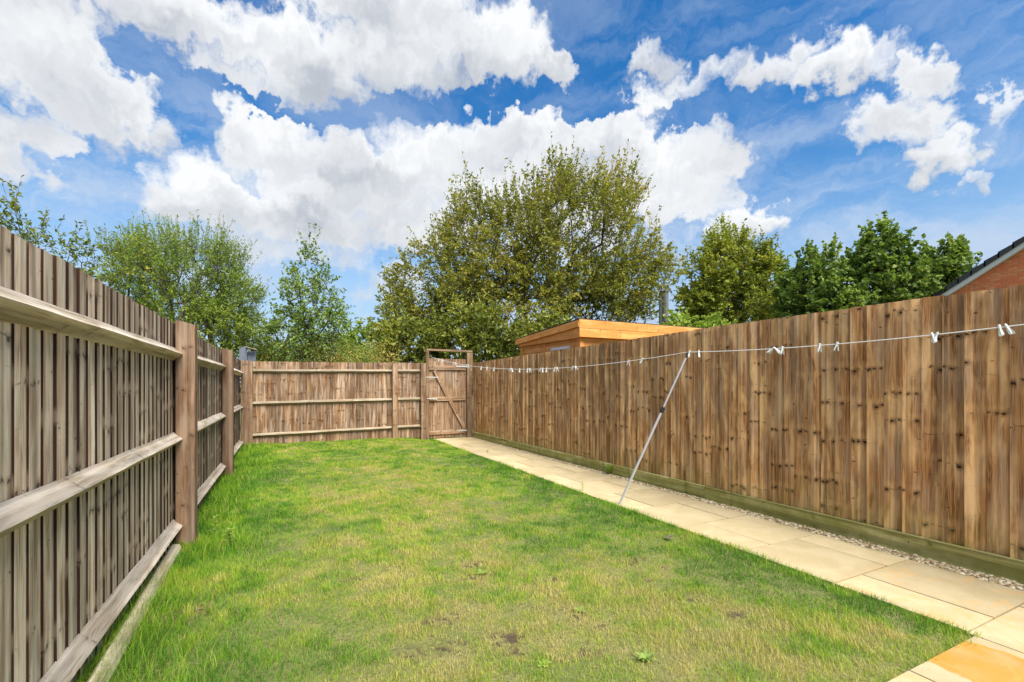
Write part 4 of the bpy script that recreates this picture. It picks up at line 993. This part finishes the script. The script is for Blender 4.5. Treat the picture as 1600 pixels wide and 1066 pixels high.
# darker shrubs below the big tree
for k_, (cx, cy, rx_, ry_, dd, lab) in enumerate(((640, 545, 60, 45, 14.5, 'dark green shrub left of the gate, under the big tree'), (745, 530, 70, 55, 14.5, 'dark green shrub right above the gate frame'), (850, 540, 60, 50, 14.5, 'dark green shrub mostly hidden behind the shed'))):
    make_tree('dark_shrub', lab, 'shrub', P(cx, 640, dd) * [1, 1, 0], [ell_w(cx, cy, rx_, ry_, dd, 1.2), ell_w(cx, cy + 40, rx_, ry_, dd, 1.2)], 170, 4, .4, 14, .12, .6, L_dark, seed=60 + k_, stems=3, wood_r=.006, surf=.3, group='dark shrubs below the big tree')
make_tree('round_tree', 'distant rounded green tree between the birch and the big tree', 'tree', P(572, 640, 32) * [1, 1, 0], [ell_w(572, 545, 42, 32, 32, 1.8), ell_w(560, 570, 45, 30, 32, 1.8)], 160, 4, .6, 14, .2, .6, L_bright, seed=71, wood_r=.01)
for k_, (cx, cy, rx_, ry_, dd, lab) in enumerate(((395, 560, 50, 40, 14.5, 'pale green bush above the far left fence corner'), (455, 565, 45, 36, 14.8, 'pale green bush at the foot of the birch, left side'), (520, 562, 50, 38, 15., 'pale green bush at the foot of the birch, right side'), (590, 575, 38, 40, 15.2, 'pale green bush left of the gate in the gap'))):
    make_tree('scrub_bush', lab, 'bush', P(cx, 640, dd) * [1, 1, 0], [ell_w(cx, cy, rx_, ry_, dd, .8), ell_w(cx, cy + 40, rx_, ry_, dd, .8)], 120, 4, .36, 14, .085, .45, L_bright, seed=80 + k_, stems=3, wood_r=.004, surf=.2, group='pale bushes beyond the far fence')
# dry flowering scrub as one mass
r = np.random.default_rng(77); n = 900
cx = r.uniform(385, 625, n); dd = r.uniform(13.0, 14.2, n); hh_ = r.uniform(1.75, 2.72, n)
bs = np.stack([FW[0] * dd + RT[0] * (cx - 800) / F * dd, FW[1] * dd + RT[1] * (cx - 800) / F * dd, np.zeros(n) - .05], 1)
V = []; lp = 46; ti = np.repeat(np.arange(n), lp); nl = n * lp; f = r.uniform(.45, 1, nl)
C_ = bs[ti] + np.stack([r.normal(0, .06, nl), r.normal(0, .06, nl), f * hh_[ti]], 1)
ld = r.normal(0, .6, (nl, 3)) + np.array([0, 0, .5]); ld /= np.linalg.norm(ld, axis=1, keepdims=True); sd2 = np.cross(ld, r.normal(0, 1, (nl, 3))); sd2 /= np.linalg.norm(sd2, axis=1, keepdims=True)
ll = r.uniform(.03, .08, nl)[:, None]
V = np.stack([C_, C_ + ld * ll * .5 + sd2 * ll * .22, C_ + ld * ll, C_ + ld * ll * .5 - sd2 * ll * .22], 1).reshape(-1, 3)
pt_ = fbm(bs[:, 0] * 1.1 + 4, bs[:, 1] * 1.1, 2)
tone = np.clip(.30 + 1.3 * (pt_[ti] - .5) + np.where(f > .8, .32, 0) + r.normal(0, .12, nl), 0, 1)
sc2 = raw_mesh('dry_scrub', V, np.arange(nl * 4).reshape(-1, 4), L_scrub, tone, 4); tag(sc2, 'tall green and straw yellow flowering weeds beyond the far fence', 'scrub', kind='stuff')

# ---- weeds in the lawn and joints
L_weed = leafmat('weed_leaves', (.22, .34, .06), (.32, .45, .09), (.44, .52, .16))
def weed(name, label, x_, y_, nl, L_, w_, rise, seed, cat='weed', group=None, stemh=0.):
    r = np.random.default_rng(seed); z_ = float(ground_z(x_, y_)) if x_ < PL else .03
    V = []; Fq = []; tone = []
    for k_ in range(nl):
        a = k_ * 2.4 + r.uniform(-.4, .4); l_ = L_ * r.uniform(.6, 1.2); ri = rise * r.uniform(.5, 1.4); h0 = stemh * (k_ / nl)
        dx, dy = math.cos(a), math.sin(a); sx_, sy_ = -dy, dx; i0 = len(V); NS = 5
        for j in range(NS + 1):
            f = j / NS; ww = w_ * math.sin(min(1, f * 1.15 + .12) * math.pi) * (.8 + .35 * ((j % 2) * 1.0)); zz = z_ + h0 + l_ * ri * math.sin(f * 2.0) * .6 + .003
            V += [(x_ + dx * l_ * f + sx_ * ww, y_ + dy * l_ * f + sy_ * ww, zz + ww * .3), (x_ + dx * l_ * f - sx_ * ww, y_ + dy * l_ * f - sy_ * ww, zz + ww * .3)]
        for j in range(NS): Fq.append((i0 + 2 * j, i0 + 2 * j + 2, i0 + 2 * j + 3, i0 + 2 * j + 1)); tone.append(r.random())
    if stemh:
        i0 = len(V); q_ = .0018
        V += [(x_ - q_, y_, z_), (x_ + q_, y_, z_), (x_ + q_, y_, z_ + stemh), (x_ - q_, y_, z_ + stemh), (x_, y_ - q_, z_), (x_, y_ + q_, z_), (x_, y_ + q_, z_ + stemh), (x_, y_ - q_, z_ + stemh)]
        Fq += [(i0, i0 + 1, i0 + 2, i0 + 3), (i0 + 4, i0 + 5, i0 + 6, i0 + 7)]; tone += [.3, .3]
    o = raw_mesh(name, np.array(V), np.array(Fq), L_weed, np.array(tone), 4); return tag(o, label, cat, group)
def GP(px, py, z_=.02):
    d = (EYE - z_) * F / (py - HZ); q_ = P(px, py, d); return q_[0], q_[1]
weed('lawn_weed', 'grey green weed tuft in the middle of the lawn beside bare soil', *GP(752, 893), 22, .06, .009, .35, 1)
weed('lawn_weed', 'pale rosette weed near the front of the lawn, right of centre', *GP(1008, 1028), 14, .075, .008, .5, 2)
weed('lawn_weed', 'flat green rosette near the front centre of the lawn', *GP(850, 1036), 9, .05, .010, .2, 3)
weed('lawn_weed', 'small bright plantain in the lawn above the front rosettes', *GP(905, 955), 8, .05, .007, .6, 4)
weed('thistle', 'leafy pale green thistle standing in long grass beside the near post', *GP(358, 856), 30, .075, .010, .5, 5, 'weed', None, .14)
weed('thistle', 'smaller upright weed left of the leafy thistle by the near post', *GP(336, 842), 18, .06, .009, .8, 6, 'weed', None, .20)
weed('gravel_weed', 'green weed growing at the foot of the right fence left of the prop', 4.18, GP(951, 742)[1], 24, .10, .012, .8, 7, 'weed', None, .10)
weed('joint_weed', 'wispy weed on the lawn edge left of the prop foot', *GP(910, 768), 12, .045, .004, .9, 8, 'weed', None, .11)
weed('joint_weed', 'tiny weed sprouting in a path joint near the gate', *GP(762, 708), 10, .05, .005, .9, 9, 'weed', None, .05)
# creeping ground cover by the edging timber
mb = MB(); x_, y_ = GP(1046, 843); z_ = float(ground_z(x_, y_)) + .03
mb.poly([(x_ - .035, y_ - .01, z_), (x_ + .005, y_ - .03, z_ + .018), (x_ + .04, y_, z_ + .006), (x_ + .01, y_ + .03, z_ + .014), (x_ - .02, y_ + .02, z_ + .004)], [(0, 0)] * 5)
mb.poly([(x_ - .035, y_ - .01, z_), (x_ + .005, y_ - .03, z_ + .018), (x_ - .01, y_ - .045, z_ + .03)], [(0, 0)] * 3)
tag(mb.build('dead_leaf', plain('dead_leaf', (.16, .12, .11), .8, var=.3, scale=80)), 'curled grey brown dead leaf on the lawn near the path', 'leaf')
